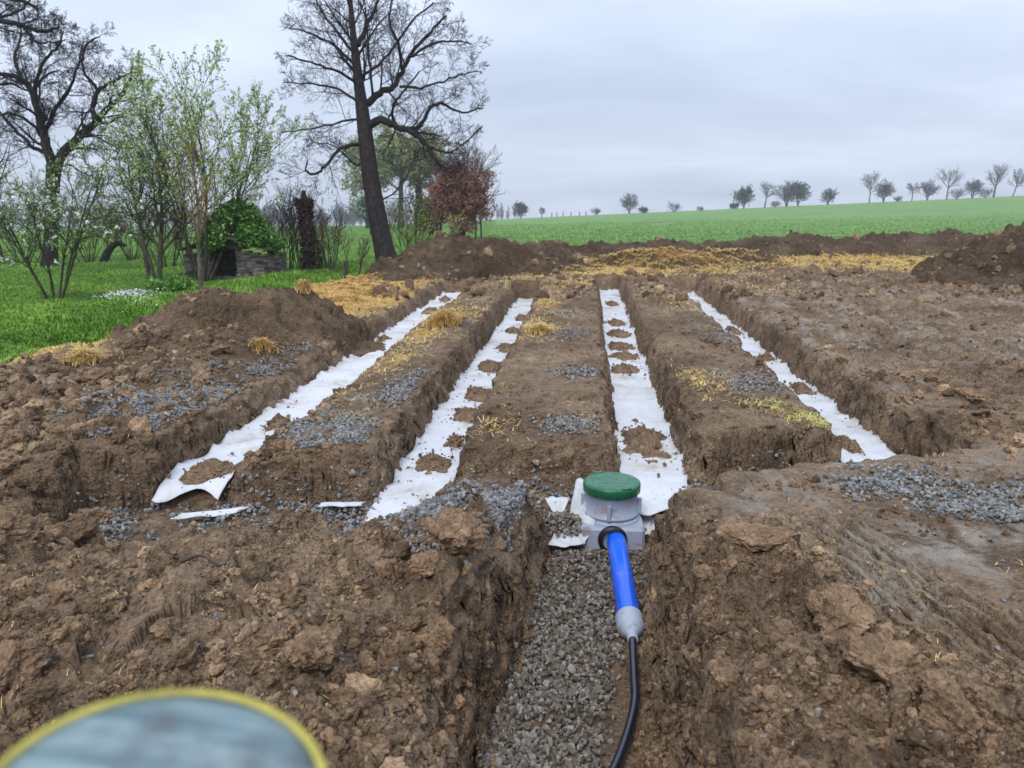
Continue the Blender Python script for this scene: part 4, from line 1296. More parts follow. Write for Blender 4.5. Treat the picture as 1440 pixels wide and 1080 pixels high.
# --- spreading oak like bare tree on the left
SO = dict(BARE, seg=[0, 8, 6, 5, 3], kids=[0, 8, 5.5, 3.6, 0], angle=[.9, .8, .75, .7, .6], ratio=[.6, .52, .54, .52, .5], up=[0, .02, .03, .03, .02], wander=[.2, .24, .26, .26, .25], first=[.08, .10, .15, .2, 0], rr=[.36, .5, .6, .7, .7], lim=.36, rmin=.0042)
traced_tree('bare_tree', 'spreading gnarled bare tree with a forked trunk on the left meadow', 'tree', 20.5, 70,
            [(69, 378), (71, 345), (73, 300), (74, 262), (76, 232)], [24, 19, 18, 18, 20],
            [([(75, 240), (64, 200), (54, 160), (46, 132), (30, 112), (4, 104), (-30, 100)], 15, 4, -.6),
             ([(77, 236), (92, 210), (112, 192), (134, 172), (152, 152), (166, 140), (182, 112), (186, 92)], 15, 3, .5),
             ([(134, 170), (130, 148), (137, 130), (152, 118), (172, 108), (196, 98)], 8, 2, 1.0),
             ([(131, 150), (136, 125), (122, 108), (116, 88), (122, 62), (140, 52)], 6, 2, -.6),
             ([(62, 190), (78, 154), (98, 124), (112, 84), (116, 60)], 7, 2, .9),
             ([(54, 160), (50, 124), (62, 88), (84, 62), (88, 44)], 7, 2, -.9),
             ([(70, 218), (44, 205), (18, 178), (-10, 150), (-40, 140)], 7, 2, .9), ([(68, 205), (40, 170), (12, 160), (-20, 175)], 5, 2, -1.2),
             ([(110, 194), (130, 190), (150, 200), (168, 212)], 4.5, 1.5, -.5), ([(46, 134), (58, 112), (76, 100), (90, 102)], 4.5, 1.5, .3),
             ([(78, 236), (100, 232), (122, 246), (140, 250)], 3.5, 1.2, .7), ([(30, 112), (20, 80), (30, 50), (24, 20)], 5, 1.8, .6)],
            SO, .075, (M['bark_dark'], M['twig']), 8)
# --- tree outside the left edge whose branches reach into the picture
traced_tree('bare_tree', 'dark bare branches reaching in over the top left corner of the photo', 'tree', 16.0, -190,
            [(-190, 470), (-180, 360), (-165, 240), (-150, 120), (-140, 20)], [34, 30, 28, 24, 16],
            [([(-160, 200), (-110, 120), (-60, 60), (-10, 30), (30, 36), (62, 44), (84, 38)], 14, 3, -.5), ([(-150, 110), (-80, 40), (-20, 0), (30, 2), (54, 14)], 12, 3, .6),
             ([(-20, 28), (14, 20), (36, 8), (50, -14)], 5, 2, .4), ([(-165, 230), (-90, 190), (-40, 130), (10, 118), (40, 128)], 9, 2, .8), ([(30, 36), (50, 58), (68, 60), (92, 56)], 4, 1.5, -.4)],
            dict(SO, lim=.2), .05, (M['bark_dark'], M['twig']), 9)

# --- generic small trees and shrubs
def shrub_tree(name, lab, cat, px, zc, stems, height, spread, S_, mats, seed, leaf=None, r0=.03, group=None, top='trunk', lean=(0, 0), low=0.0, extra=None, blossom=None):
    rg = random.Random(seed); nr_ = np.random.default_rng(seed); x, y, z = place(px, zc)
    T = thing(name, lab, cat, (x, y, z), group); out = {}
    for k in range(stems):
        a = 2.4 * k + rg.uniform(0, .8); d = Vector((math.cos(a) * spread + lean[0], math.sin(a) * spread + lean[1], 1))
        o = Vector((math.cos(a), math.sin(a), 0)) * (.05 * stems ** .5 * rg.random())
        grow(out, (x + o.x, y + o.y, z - .08), d, height * rg.uniform(.8, 1.1), r0 * rg.uniform(.75, 1.15), 0, S_, rg)
    last = max(out)
    wood(top, out[0], 8, mats[0], T, (x, y, z))
    items = [q for k in out if k > 0 for q in out[k]]
    if not leaf and not blossom:
        wood('crown', items, 4, mats[1], T, (x, y, z)); return T, out
    wood('twigs', items, 4, mats[1], T, (x, y, z))
    if leaf:
        n, size, mat, spr, lev0 = leaf
        tw = [q for k in out if k >= lev0 for q in out[k]]
        V, Fs, rn = leaves(twig_points(tw, n, nr_) - np.array((x, y, z)), size, nr_, spr)
        m_ = MB(); m_.add(V, Fs, rn); m_.build('leaves', mat, T)
    if blossom:
        n, size, mat = blossom
        tw = [q for k in out if k >= 1 for q in out[k]]
        P = twig_points(tw, n // 7, nr_, .5); P = np.repeat(P, 7, 0) - np.array((x, y, z)); P = P[P[:, 2] < np.quantile(P[:, 2], .75)]
        V, Fs, rn = leaves(P, size, nr_, .022); m_ = MB(); m_.add(V, Fs, rn); m_.build('blossom', mat, T)
    return T, out


SB = dict(BARE, seg=[7, 5, 4, 3], wander=[.10, .18, .22, .22], up=[.03, .05, .05, .04], kids=[9, 6, 5, 0], angle=[.75, .7, .65, .6], ratio=[.5, .5, .5, .5], first=[.25, .15, .15, 0], rr=[.55, .6, .65, .7], end=[.3, .3, .35, .5], rmin=.0045)
SUP = dict(SB, up=[.06, .09, .09, .08], angle=[.55, .55, .55, .5], first=[.22, .12, .12, 0])
shrub_tree('blossom_shrub', 'many stemmed shrub with white blossom at the left edge of the meadow', 'shrub', 76, 13.6, 6, 2.4, .36, dict(SB, kids=[9, 6, 5, 0]), (M['bark_green'], M['twig_g']), 21, (6500, .034, M['leaf_new'], .02, 2), .024, blossom=(1900, .05, M['blossom']))
shrub_tree('budding_tree', 'slender dark stemmed tree in bud between the gnarled tree and the ochre lichen tree', 'tree', 222, 16.7, 2, 3.7, .10, dict(SB, kids=[17, 6, 5, 0], angle=[.95, .7, .65, .6], ratio=[.48, .5, .5, .5], first=[.2, .12, .12, 0]), (M['bark_green'], M['twig_g']), 22, (6800, .038, M['leaf_new'], .02, 2), .055)
shrub_tree('fresh_leaf_tree', 'multi stemmed tree with pale fresh green leaves growing over the stone hut', 'tree', 286, 17.2, 5, 3.7, .42, dict(SUP, kids=[12, 6, 4.5, 0], first=[.25, .12, .12, 0]), (M['bark_green'], M['twig_g']), 23, (11500, .055, M['leaf_pale'], .03, 2), .042, lean=(.22, 0))
shrub_tree('lichen_tree', 'slim young tree covered in ochre lichen behind the left soil heap', 'tree', 281, 12.6, 1, 3.05, .05, dict(SUP, kids=[15, 5, 3, 0], angle=[.6, .6, .6, .5], first=[.38, .12, .12, 0], ratio=[.42, .5, .5, .5]), (M['bark_grey'], M['twig_o']), 24, (1500, .026, M['leaf_new'], .02, 1), .036, lean=(-.12, 0))
for k, (px, zc, st, h, sp, lb) in enumerate([(126, 22.5, 12, 2.1, .55, 'bare brown shrub with a fan of stems behind the blossom shrub'), (30, 23, 12, 2.3, .55, 'tangled bare shrub at the left edge behind the blossom shrub'), (185, 24, 12, 2.1, .6, 'thin bare shrub right of the curved trunk'),
                                             (236, 21, 11, 1.6, .5, 'bare bushy shoots left of the stone hut'), (404, 19.0, 10, 1.75, .22, 'upright bare saplings between the stone hut and the ivy stump'), (424, 20.0, 8, 1.8, .25, 'thin bare shoots just behind the ivy stump'),
                                             (462, 18.6, 9, 1.35, .35, 'low bare shoots right of the ivy stump'), (500, 16.2, 3, .95, .3, 'small bare sapling left of the leaning tree'), (262, 22, 5, 1.9, .25, 'bare shrub directly behind the lichen tree')]):
    shrub_tree('bare_shrub', lb, 'shrub', px, zc, st, h, sp, dict(SUP, kids=[7, 4, 3, 0]), (M['bark_green'], M['twig_b']), 40 + k, None, .016, 'bare shrubs on the meadow', 'stems')
for k, (px, zc, h, ln, r, lb) in enumerate([(206, 19.5, 3.1, (-.08, 0), .06, 'slim trunk just left of the budding tree'), (262, 20.5, 3.3, (0, 0), .055, 'slim trunk seen between the budding tree and the lichen tree'), (4, 21.5, 4.0, (-.1, 0), .08, 'dark trunk cut by the left edge of the photo')]):
    shrub_tree('bare_tree', lb, 'tree', px, zc, 1, h, .05, dict(SB, kids=[12, 6, 4, 0], first=[.3, .12, .12, 0]), (M['bark_green'], M['twig']), 60 + k, None, r, lean=ln)

# curved trunk
bx, by, bz = place(148, 22)
T = thing('curved_tree', 'short dark trunk bent over to the right, with thin shoots, on the far meadow', 'tree', (bx, by, bz))
cp = [at(x, y, 22) for x, y in ((145, 376), (150, 358), (158, 346), (168, 342), (176, 346))]; C = spline(cp, 16); wood('trunk', [([tuple(c) for c in C], list(np.linspace(.13, .05, 16)))], 10, M['bark_dark'], T, (bx, by, bz))
out = {}; sprout(out, [tuple(c) for c in C], list(np.linspace(.03, .02, 16)), [Vector((rt.uniform(-.3, .5), 0, 1)) for _ in C], 2.2, 0, dict(SB, seg=[0, 5, 4, 3], kids=[0, 6, 4, 0], angle=[.5, .7, .6, .6]), rt, 12)
wood('crown', [q for k in out for q in out[k]], 4, M['twig_b'], T, (bx, by, bz))

# ivy stump
bx, by, bz = place(433, 18.4); T = thing('ivy_stump', 'dead broken trunk wrapped in dark dead ivy beside the stone hut', 'tree stump', (bx, by, bz))
cp = [at(x, y, 18.4) for x, y in ((436, 390), (434, 350), (430, 310), (428, 285), (427, 268))]; C = spline(cp, 14)
wood('trunk', [([tuple(c) for c in C], [.17, .165, .16, .155, .15, .145, .14, .135, .13, .12, .11, .075, .06, .045])], 12, M['bark_dark'], T, (bx, by, bz))
nr_ = np.random.default_rng(3); n = 5200; t = nr_.random(n); ci = C[(t * 11).astype(int)] ; a = nr_.uniform(0, 6.28, n); wv = .15 + .10 * np.exp(-((t - .22) / .22) ** 2) + .06 * gn(t * 7, a, 4) + .05 * np.exp(-((t - .92) / .08) ** 2)
rr2 = wv * np.sqrt(nr_.uniform(.5, 1.15, n)); P = ci + np.stack([rr2 * np.cos(a) + .05 * np.exp(-((t - .2) / .2) ** 2), rr2 * np.sin(a), nr_.normal(0, .05, n)], 1)
V, Fs, rn = leaves(P - np.array((bx, by, bz)), .055, nr_, .02); m_ = MB(); m_.add(V, Fs, rn); m_.build('ivy', M['leaf_dead'], T)

# stone hut
hx, hy, hz = place(320, 17.6); hz -= .04
HT = thing('stone_hut', 'small dry stone hut of dark slate with a square opening, overgrown with ivy', 'hut', (hx, hy, hz), rz=radians(-4))
sr = np.random.default_rng(12)


def stone_wall(mb, x0, x1, yc, z0, topf, depth=.2, axis=0):
    z = z0
    while True:
        hgt = sr.uniform(.018, .045); x = x0 + sr.uniform(-.02, .02); any_ = False
        while x < x1 - .02:
            w = min(sr.uniform(.07, .26), x1 - x)
            if z + hgt < topf(x + w / 2):
                any_ = True; dy = sr.uniform(-.018, .018)
                V, Fs = boxv(0, 0, 0, w * .97, depth + sr.uniform(0, .03), hgt * .9); V = V + sr.normal(0, .004, V.shape)
                if axis: V = V[:, [1, 0, 2]] * (1, 1, 1); Fs = Fs[:, ::-1]; V = V + (yc + dy, x + w / 2, z + hgt / 2)
                else: V = V + (x + w / 2, yc + dy, z + hgt / 2)
                mb.add(V, Fs, sr.random())
            x += w
        z += hgt
        if not any_: break


topL = lambda x: .66 + .10 * (1 - abs(x) / .95); m_ = MB()
stone_wall(m_, -.93, -.30, 0, 0, lambda x: .62 + .06 * (1 + x)); m_.build('front_wall', M['slate'], HT)
m_ = MB(); stone_wall(m_, .28, .93, 0, 0, lambda x: .72 - .16 * (x - .28))
m_.build('front_wall', M['slate'], HT)
m_ = MB(); stone_wall(m_, .1, 1.3, -.83, 0, lambda x: .6, .2, 1); m_.build('side_wall', M['slate'], HT)
m_ = MB(); stone_wall(m_, .1, 1.3, .83, 0, lambda x: .6, .2, 1); m_.build('side_wall', M['slate'], HT)
m_ = MB(); m_.add(*boxv(0, -.02, .755, 1.05, .24, .07)); m_.build('lintel', M['oldwood'], HT)
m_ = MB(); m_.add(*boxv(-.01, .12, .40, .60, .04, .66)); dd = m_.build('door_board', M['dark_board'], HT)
m_ = MB(); m_.add(*boxv(-.01, .07, .30, .58, .03, .02)); m_.add(*boxv(-.01, .07, .58, .58, .03, .03)); m_.build('board_rail', M['oldwood'], dd)
m_ = MB(); m_.add(*boxv(-.01, -.0, .06, .60, .16, .10)); m_.build('sill_stone', M['bark_grey'], HT)
for s in (-1, 1):
    m_ = MB(); m_.add(*boxv(-.01 + s * .285, .05, .40, .05, .10, .64)); m_.build('door_jamb', M['oldwood'], HT)
m_ = MB()
for s in (-1, 1):
    for i in range(5):
        for j in range(6):
            xx = s * (.10 + i * .19); V, Fs = boxv(0, 0, 0, .25, .30, .025); a = -s * .34; c, sn = math.cos(a), math.sin(a)
            V = V @ np.array([[c, 0, -sn], [0, 1, 0], [sn, 0, c]]).T
            V = V + (xx + sr.uniform(-.02, .02), -.12 + j * .27 + sr.uniform(-.02, .02), 1.04 - abs(xx) * .36 + .014 * (i % 2) + sr.uniform(0, .012)); m_.add(V, Fs, sr.random())
m_.build('roof', M['slate'], HT)
m_ = MB(); stone_wall(m_, -.62, .62, .05, .79, lambda x: 1.06 - abs(x) * .42, .14); m_.build('gable', M['slate'], HT)
# ivy over the hut
bx, by, bz = place(330, 17.4); T = thing('ivy_bush', 'dark green ivy bush covering the roof of the stone hut', 'ivy', (bx, by, bz))
nr_ = np.random.default_rng(5); n = 15000; CL_ = []
for (px, py, r) in ((325, 322, .33), (345, 318, .34), (308, 318, .30), (330, 300, .30), (352, 330, .27), (362, 318, .2), (372, 338, .2), (300, 335, .24), (345, 300, .22), (382, 350, .13), (318, 340, .2), (292, 345, .16), (390, 342, .12)):
    CL_.append((at(px, py, 17.15 + nr_.uniform(-.1, .7)), r * 1.15))
w_ = np.array([r ** 2 for _, r in CL_]); wi = nr_.choice(len(CL_), n, p=w_ / w_.sum()); c_ = np.array([c for c, _ in CL_])[wi]; r_ = np.array([r for _, r in CL_])[wi]
dv = nr_.normal(size=(n, 3)); dv /= np.linalg.norm(dv, axis=1, keepdims=True); rad = r_ * nr_.uniform(.35, 1.0, n) ** .6 * (1 + .35 * gn(dv[:, 0] * 3 + wi, dv[:, 2] * 3, 5))
P = c_ + dv * rad[:, None] * (1, 1, .85)
V, Fs, rn = leaves(P - np.array((bx, by, bz)), .075, nr_, .03); m_ = MB(); m_.add(V, Fs, rn); m_.build('leaves', M['leaf_ivy'], T)
out = {}
for c, r in CL_: grow(out, tuple(c + np.array((0, 0, -r))), (nr_.normal() * .5, nr_.normal() * .3, 1), r * 2.0, .012, 0, dict(SB, kids=[5, 3, 2, 0]), rt)
wood('twigs', [q for k in out for q in out[k]], 4, M['twig_g'], T, (bx, by, bz))

# --- mid distance trees
SMID = dict(BARE, seg=[6, 6, 5, 4], wander=[.06, .18, .22, .25], up=[.02, .02, .02, 0], kids=[13, 8, 6, 0], angle=[1.0, .8, .75, .7], ratio=[.62, .5, .48, .5], first=[.42, .15, .15, 0], rr=[.5, .55, .6, .6], end=[.4, .3, .3, .5], rmin=.022)
for k, (px, zc, h, r, nl, lb) in enumerate([(518, 92, 8.3, .34, 5200, 'tree with thin olive spring leaves, its trunk just left of the leaning bare tree'), (563, 88, 9.6, .40, 6500, 'broad olive leaved tree between the leaning bare tree and the copper shrub'),
                                            (589, 92, 9.4, .50, 5200, 'thick trunked olive tree next to the copper leaved tree')]):
    shrub_tree('spring_tree', lb, 'tree', px, zc, 1, h, .03, SMID, (M['bark_green'], M['bark_hazy']), 80 + k, (int(nl * 1.3), .30, M['leaf_olive'], .25, 2), r, 'old trees on the far meadow')
SC = dict(SB, seg=[6, 5, 4, 3], kids=[14, 8, 5, 0], angle=[.7, .6, .6, .6], up=[.05, .10, .08, .05], ratio=[.55, .5, .5, .5], first=[.12, .1, .1, 0], rmin=.008)
shrub_tree('copper_tree', 'bushy tree with copper brown dead leaves at the edge of the crop field', 'tree', 650, 43, 7, 4.3, .24, SC, (M['bark_dark'], M['twig_b']), 90, None, .10)
T = [o for o in COL.objects if o.name == 'copper_tree'][0]
nr_ = np.random.default_rng(9); n = 20000; cc = np.array(T.location); q = nr_.normal(size=(n, 3)); q /= np.linalg.norm(q, axis=1, keepdims=True); q *= nr_.uniform(.2, 1, n)[:, None] ** .5
q *= (1 + .3 * gn(q[:, 0] * 3, q[:, 2] * 3, 7))[:, None]
P = q * (1.85, 1.7, 1.95) + (0, 0, 2.35); keep = nr_.random(n) < .25 + .9 * (gn(P[:, 0] * 1.6, P[:, 2] * 2.2 + P[:, 1], 8) > -.15) * (P[:, 2] < 3.9); P = P[keep]
V, Fs, rn = leaves(P, .11, nr_, .05); m_ = MB(); m_.add(V, Fs, rn); m_.build('leaves', M['leaf_copper'], T)
shrub_tree('bare_tree', 'dark bare tree hidden behind the copper leaved tree, its trunk to the left', 'tree', 617, 47, 2, 2.9, .12, SC, (M['bark_dark'], M['twig_b']), 91, None, .12)
shrub_tree('holly_bush', 'dark evergreen bush between the olive trees and the copper tree', 'bush', 606, 52, 7, 2.3, .35, SB, (M['bark_dark'], M['twig_g']), 92, (2600, .11, M['leaf_ivy'], .09, 1), .04)
shrub_tree('ivy_trunk_bush', 'green ivy bush clothing the foot of the left olive tree', 'bush', 517, 90, 5, 3.8, .12, SB, (M['bark_green'], M['twig_g']), 93, (1800, .2, M['leaf_ivy'], .14, 1), .1)
shrub_tree('yellow_shrub', 'thin shrub with yellow green spring leaves right of the leaning tree', 'shrub', 578, 21, 7, 1.75, .28, dict(SUP, kids=[7, 4, 3, 0]), (M['bark_green'], M['twig_g']), 94, (1000, .05, M['leaf_yel'], .03, 1), .016)
shrub_tree('dry_shrub', 'pale dry shrub at the foot of the copper tree', 'shrub', 640, 41, 9, 1.3, .4, dict(SB, kids=[6, 4, 3, 0]), (M['bark_grey'], M['twig_b']), 95, (500, .06, M['straw'], .05, 1), .02)
shrub_tree('field_bush', 'small dark round bush behind the earth bank in front of the crop field', 'bush', 1317, 27.2, 9, .75, .5, dict(SB, kids=[6, 4, 3, 0]), (M['bark_dark'], M['twig']), 96, (900, .05, M['leaf_ivy'], .05, 0), .012)
shrub_tree('green_plant', 'clump of upright green leaves beside the budding tree', 'plant', 242, 13.6, 26, .32, .45, dict(SB, kids=[3, 2, 0, 0], seg=[5, 3, 2, 2]), (M['leaf_ivy'], M['leaf_ivy']), 97, (900, .06, M['leaf_ivy'], .03, 0), .008, top='stems')

# --- trees along the horizon
HZ = [(885, 221, 27, 26, 'round bare tree standing alone on the horizon left of the middle', 0), (1046, 221, 28, 24, 'ivy covered tree at the left end of the first horizon group', 1), (1075, 221, 35, 40, 'umbrella shaped bare tree on the horizon', 2),
      (1106, 221, 36, 30, 'tall bare tree right of the umbrella shaped tree on the horizon', 0), (1122, 219, 31, 20, 'small ivy clad tree at the right end of the first horizon group', 1), (1164, 221, 24, 26, 'low round bare tree alone in the gap on the horizon', 0),
      (1222, 221, 40, 36, 'tall bare tree at the left of the second horizon group', 3), (1242, 219, 28, 30, 'lower bare tree close right of the tall one in the second horizon group', 0), (1282, 221, 29, 44, 'low wide bare tree on the horizon', 2), (1304, 221, 26, 30, 'bare tree touching the low wide one on the horizon', 0),
      (1331, 220, 38, 32, 'bare tree with a clean trunk in the second horizon group', 3), (1367, 221, 28, 20, 'narrow bare tree on the horizon', 0), (1397, 220, 46, 40, 'tallest bare tree on the horizon near the right edge', 3), (1424, 221, 37, 34, 'bare leaning tree at the right end of the horizon', 3),
      (762, 232, 16, 14, 'thin bare tree on the horizon next to the evergreen', 3), (733, 236, 20, 22, 'dark evergreen tree on the horizon right of the copper tree', 1)]
SH = dict(BARE, seg=[5, 5, 4, 3], wander=[.05, .14, .2, .22], up=[.0, .06, .06, .04], kids=[14, 8, 6, 0], angle=[.85, .7, .6, .6], ratio=[.72, .52, .5, .5], first=[.3, .15, .15, 0], rr=[.5, .6, .65, .7], end=[.4, .35, .4, .6], rmin=.024)
KIND = {0: dict(SH, first=[.16, .15, .15, 0]), 1: dict(SH, first=[.15, .1, .1, 0]), 2: dict(SH, first=[.45, .2, .15, 0], angle=[1.1, .7, .6, .6], ratio=[.85, .5, .45, .5]), 3: dict(SH, first=[.36, .15, .15, 0], angle=[.85, .65, .6, .6])}
for k, (px, zc, hp_, wp, lb, kd) in enumerate(HZ):
    h = 1.06 * hp_ / F * zc
    shrub_tree('horizon_tree', lb, 'tree', px, zc, {0: 3, 1: 2, 2: 1, 3: 1}[kd], h * {0: .74, 1: .72, 2: .74, 3: .76}[kd], .05 if kd > 1 else .2, KIND[kd], (M['bark_hazy'], M['bark_hazy']), 110 + k, (900, .55, M['far_ever'], .3, 1) if kd == 1 else None, .024 * h + .04, 'trees along the horizon', lean=(.18 if px == 1424 else 0, 0))
for k, (px, zc, h, lb) in enumerate([(905, 221, 1.5, 'low hedge bush right of the lone round tree on the horizon'), (948, 221, 2.4, 'brown thicket on the horizon between the lone tree and the first group'), (838, 224, 1.9, 'low brown bush on the horizon left of the lone round tree'), (985, 221, 1.2, 'tiny bush on the horizon right of the brown thicket'),
                                      (1032, 221, 1.5, 'low dark bush at the foot of the ivy covered horizon tree'), (1090, 221, 1.8, 'low scrub between the trunks of the first horizon group'), (1345, 221, 2.6, 'scrub between the two clean trunked trees on the horizon'), (1262, 221, 1.4, 'low scrub left of the low wide horizon tree'), (1385, 221, 2.4, 'scrub at the foot of the tallest horizon tree')]):
    shrub_tree('horizon_bush', lb, 'bush', px, zc, 9, h, .7, dict(SH, kids=[6, 4, 3, 0], first=[.1, .1, .1, 0], rmin=.022), (M['bark_hazy'], M['bark_hazy']), 140 + k, (260, .4, M['far_ever'], .2, 1) if k in (0, 4) else None, .06, 'bushes along the horizon')

# --- far wood: reads as one grey mass
rg = random.Random(77); items = []
for i in range(210):
    px = rg.uniform(-160, 735); zc = rg.uniform(285, 330)
    if px > 600 and rg.random() < .3: continue
    x = (px - W2) / F * zc; y = zc / CP - .3; z = gh1(x, y)
    hh = rg.uniform(4.0, 8.5) * (1 if px < 600 else .7); out = {}
    pop = px > 690
    grow(out, (x, y, z), (0, 0, 1), hh, .16, 0, dict(SH, seg=[3, 4, 3], kids=[18, 9, 0] if not pop else [16, 4, 0], angle=[.8 if not pop else .35, .7, .6], ratio=[.5 if not pop else .3, .55, .5], wander=[.04, .2, .25], up=[.02, .06, .05], first=[.05, .1, 0], rr=[.6, .7, .7], end=[.4, .5, .6], rmin=.07), rg)
    items += [q for k in out for q in out[k]]
o = wood('far_wood', items, 3, M['farwood'], None, (0, 0, 0)); tag(o, 'grey bare wood far beyond the meadow', 'wood', kind='stuff')

# --- fence posts
def post(px, zc, h, r, lab, grp):
    x, y, z = place(px, zc); m_ = MB(); V, Fs = rev([(r * 1.05, -.2), (r, h * .5), (r * .95, h - r * .3), (r * .6, h), (0, h + .004)], 8); V = V + (.02 * h * V[:, 2:3] * np.array([[rt.uniform(-1, 1), rt.uniform(-1, 1), 0]]))
    m_.add(V, Fs); return tag(m_.build('fence_post', M['oldwood'], None, False, (x, y, z)), lab, 'fence post', grp)


for px, zc, h, lb in ((521, 55, 1.15, 'dark fence post on the meadow left of the leaning tree trunk'), (487, 17.0, .55, 'short grey stake on the meadow beside the small bare sapling'), (637, 44, 1.2, 'fence post in front of the copper tree on its left'), (669, 44, 1.15, 'fence post just right of the copper tree trunk'),
                      (677, 43, 1.2, 'second fence post right of the copper tree trunk'), (610, 60, 1.1, 'fence post below the dark evergreen bush'), (633, 50, 1.0, 'fence post half hidden left of the copper tree'), (548, 66, 1.1, 'far fence post right of the leaning trunk'), (210, 17.3, .62, 'thin stake standing beside the slim trunk near the budding tree'), (1112, 24.0, .2, 'short stake on the crest of the long earth bank')):
    post(px, zc, h, .045, lb, 'fence posts on the meadow')
for i, px in enumerate((776, 783, 792, 803, 815, 824)):
    post(px, 222, 1.3, .13, 'tiny fence post on the horizon line left of the low brown bush', 'fence posts on the horizon')

# molehill and white flowers
x, y, z = place(186, 14.0); V, Fc = ICO[3]; V = V.copy(); V *= (.24, .2, .13); V = V + (V / .2) * (.02 * fbm(V[:, 0] * 12, V[:, 1] * 12 + V[:, 2] * 9, 3, 9))[:, None]
m_ = MB(); m_.add(V, Fc, .3); tag(m_.build('molehill', M['heap'], None, False, (x, y, z)), 'small dark molehill on the grass left of the green plant', 'molehill')

# ------------------------------------------------------------------ grass, crop, straw
def blades(pos, h, rg, w=.012, lean=.5, flat=False):
    n = len(pos); a = rg.uniform(0, 6.28, n); d = np.stack([np.cos(a), np.sin(a), np.zeros(n)], 1); sd = np.stack([-np.sin(a), np.cos(a), np.zeros(n)], 1)
    ln = np.abs(rg.normal(0, lean, n)) + .08
    up = np.array([[0, 0, 1.0]])
    if flat: b = d * (h * .5)[:, None] + up * (h * rg.uniform(.02, .35, n))[:, None]; t = d * h[:, None] + up * (h * rg.uniform(-.05, .35, n))[:, None]
    else: b = up * (h * .6)[:, None] + d * (h * ln * .25)[:, None]; t = up * (h * (1 - .3 * np.clip(ln, 0, 1.2)))[:, None] + d * (h * ln)[:, None]
    ww = np.broadcast_to(w, (n,))[:, None]
    V = np.stack([pos - sd * ww / 2, pos + sd * ww / 2, pos + b + sd * ww * .35, pos + b - sd * ww * .35, pos + t], 1).reshape(-1, 3)
    k = (np.arange(n) * 5)[:, None]
    return V, [k + np.array([[0, 1, 2, 3]]), k + np.array([[3, 2, 4]])], np.repeat(rg.random(n), 5)


nr_ = np.random.default_rng(31)
mbG = MB(); n = 210000; px = nr_.uniform(-130, 700, n); py = 322 + (535 - 322) * nr_.random(n) ** .75; x, y = unproj(px, py, -.1)
fm = (x > np.interp(y, [0, 25, 45, 220, 2000], [-.6, -.8, -1.4, -4.5, -40])) & (y > 15)
ok = (meadow_m(x, y) > -.05) & (y < 60) & ~fm; x, y = x[ok], y[ok]; tuft = fbm(x * .9, y * .9, 3, 501)
h = .72 * (.045 + .05 * np.clip(tuft + .4, 0, 1.4)) * nr_.uniform(.5, 1.5, len(x)) * (1 + .9 * np.exp(-((meadow_m(x, y) - 1.0) / .8) ** 2))
V, Fs, rn = blades(np.stack([x, y, gh(x, y) - .01], 1), h, nr_, .010 + .0009 * y, .55)
rn = np.clip(rn * .55 + .28 + .30 * np.repeat(tuft, 5) + .25 * np.repeat(fbm(x * .25, y * .25, 2, 502), 5), 0, 1); mbG.add(V, Fs, rn)
tag(mbG.build('meadow_grass', M['blade']), 'lush green grass blades of the meadow', 'grass', kind='stuff')
mbC = MB(); n = 90000; px = nr_.uniform(640, 1560, n); py = nr_.uniform(297, 362, n) ; x, y = unproj(px, py, -.2)
y = np.where(np.isfinite(y), y, 999); ok = (y > 20) & (y < 110); x, y = x[ok], y[ok]
fm = (x > np.interp(y, [0, 25, 45, 220, 2000], [-.6, -.8, -1.4, -4.5, -40])) & (meadow_m(x, y) > 0); x, y = x[fm], y[fm]
V, Fs, rn = blades(np.stack([x, y, gh(x, y) - .01], 1), nr_.uniform(.05, .13, len(x)), nr_, .014 + .0011 * y, .6); mbC.add(V, Fs, rn)
tag(mbC.build('crop_seedlings', M['crop']), 'green young crop plants on the field', 'crop', kind='stuff')
mbS = MB()
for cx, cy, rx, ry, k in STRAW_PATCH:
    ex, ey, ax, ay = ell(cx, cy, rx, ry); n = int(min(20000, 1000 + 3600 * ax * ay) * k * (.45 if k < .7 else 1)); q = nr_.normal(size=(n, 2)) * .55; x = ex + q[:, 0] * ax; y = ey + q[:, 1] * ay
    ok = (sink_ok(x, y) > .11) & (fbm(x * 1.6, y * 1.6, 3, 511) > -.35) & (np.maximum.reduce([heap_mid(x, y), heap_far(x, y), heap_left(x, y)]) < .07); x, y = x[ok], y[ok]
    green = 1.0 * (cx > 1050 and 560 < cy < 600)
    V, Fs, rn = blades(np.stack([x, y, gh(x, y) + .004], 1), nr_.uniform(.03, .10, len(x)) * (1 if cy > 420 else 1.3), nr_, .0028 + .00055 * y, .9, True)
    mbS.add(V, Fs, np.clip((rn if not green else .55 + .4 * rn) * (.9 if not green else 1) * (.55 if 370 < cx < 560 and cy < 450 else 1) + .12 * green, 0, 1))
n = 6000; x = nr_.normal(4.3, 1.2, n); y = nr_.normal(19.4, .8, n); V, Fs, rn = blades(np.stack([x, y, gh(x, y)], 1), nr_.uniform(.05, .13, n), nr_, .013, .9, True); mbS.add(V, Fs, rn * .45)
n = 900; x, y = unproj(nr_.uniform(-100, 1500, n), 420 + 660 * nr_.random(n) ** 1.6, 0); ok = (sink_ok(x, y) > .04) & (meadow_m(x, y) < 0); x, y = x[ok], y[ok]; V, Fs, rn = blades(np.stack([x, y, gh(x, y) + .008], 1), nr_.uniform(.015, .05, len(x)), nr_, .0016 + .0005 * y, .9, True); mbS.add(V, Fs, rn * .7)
tag(mbS.build('straw', M['straw']), 'flattened yellow dead grass lying on the soil', 'dead grass', kind='stuff')


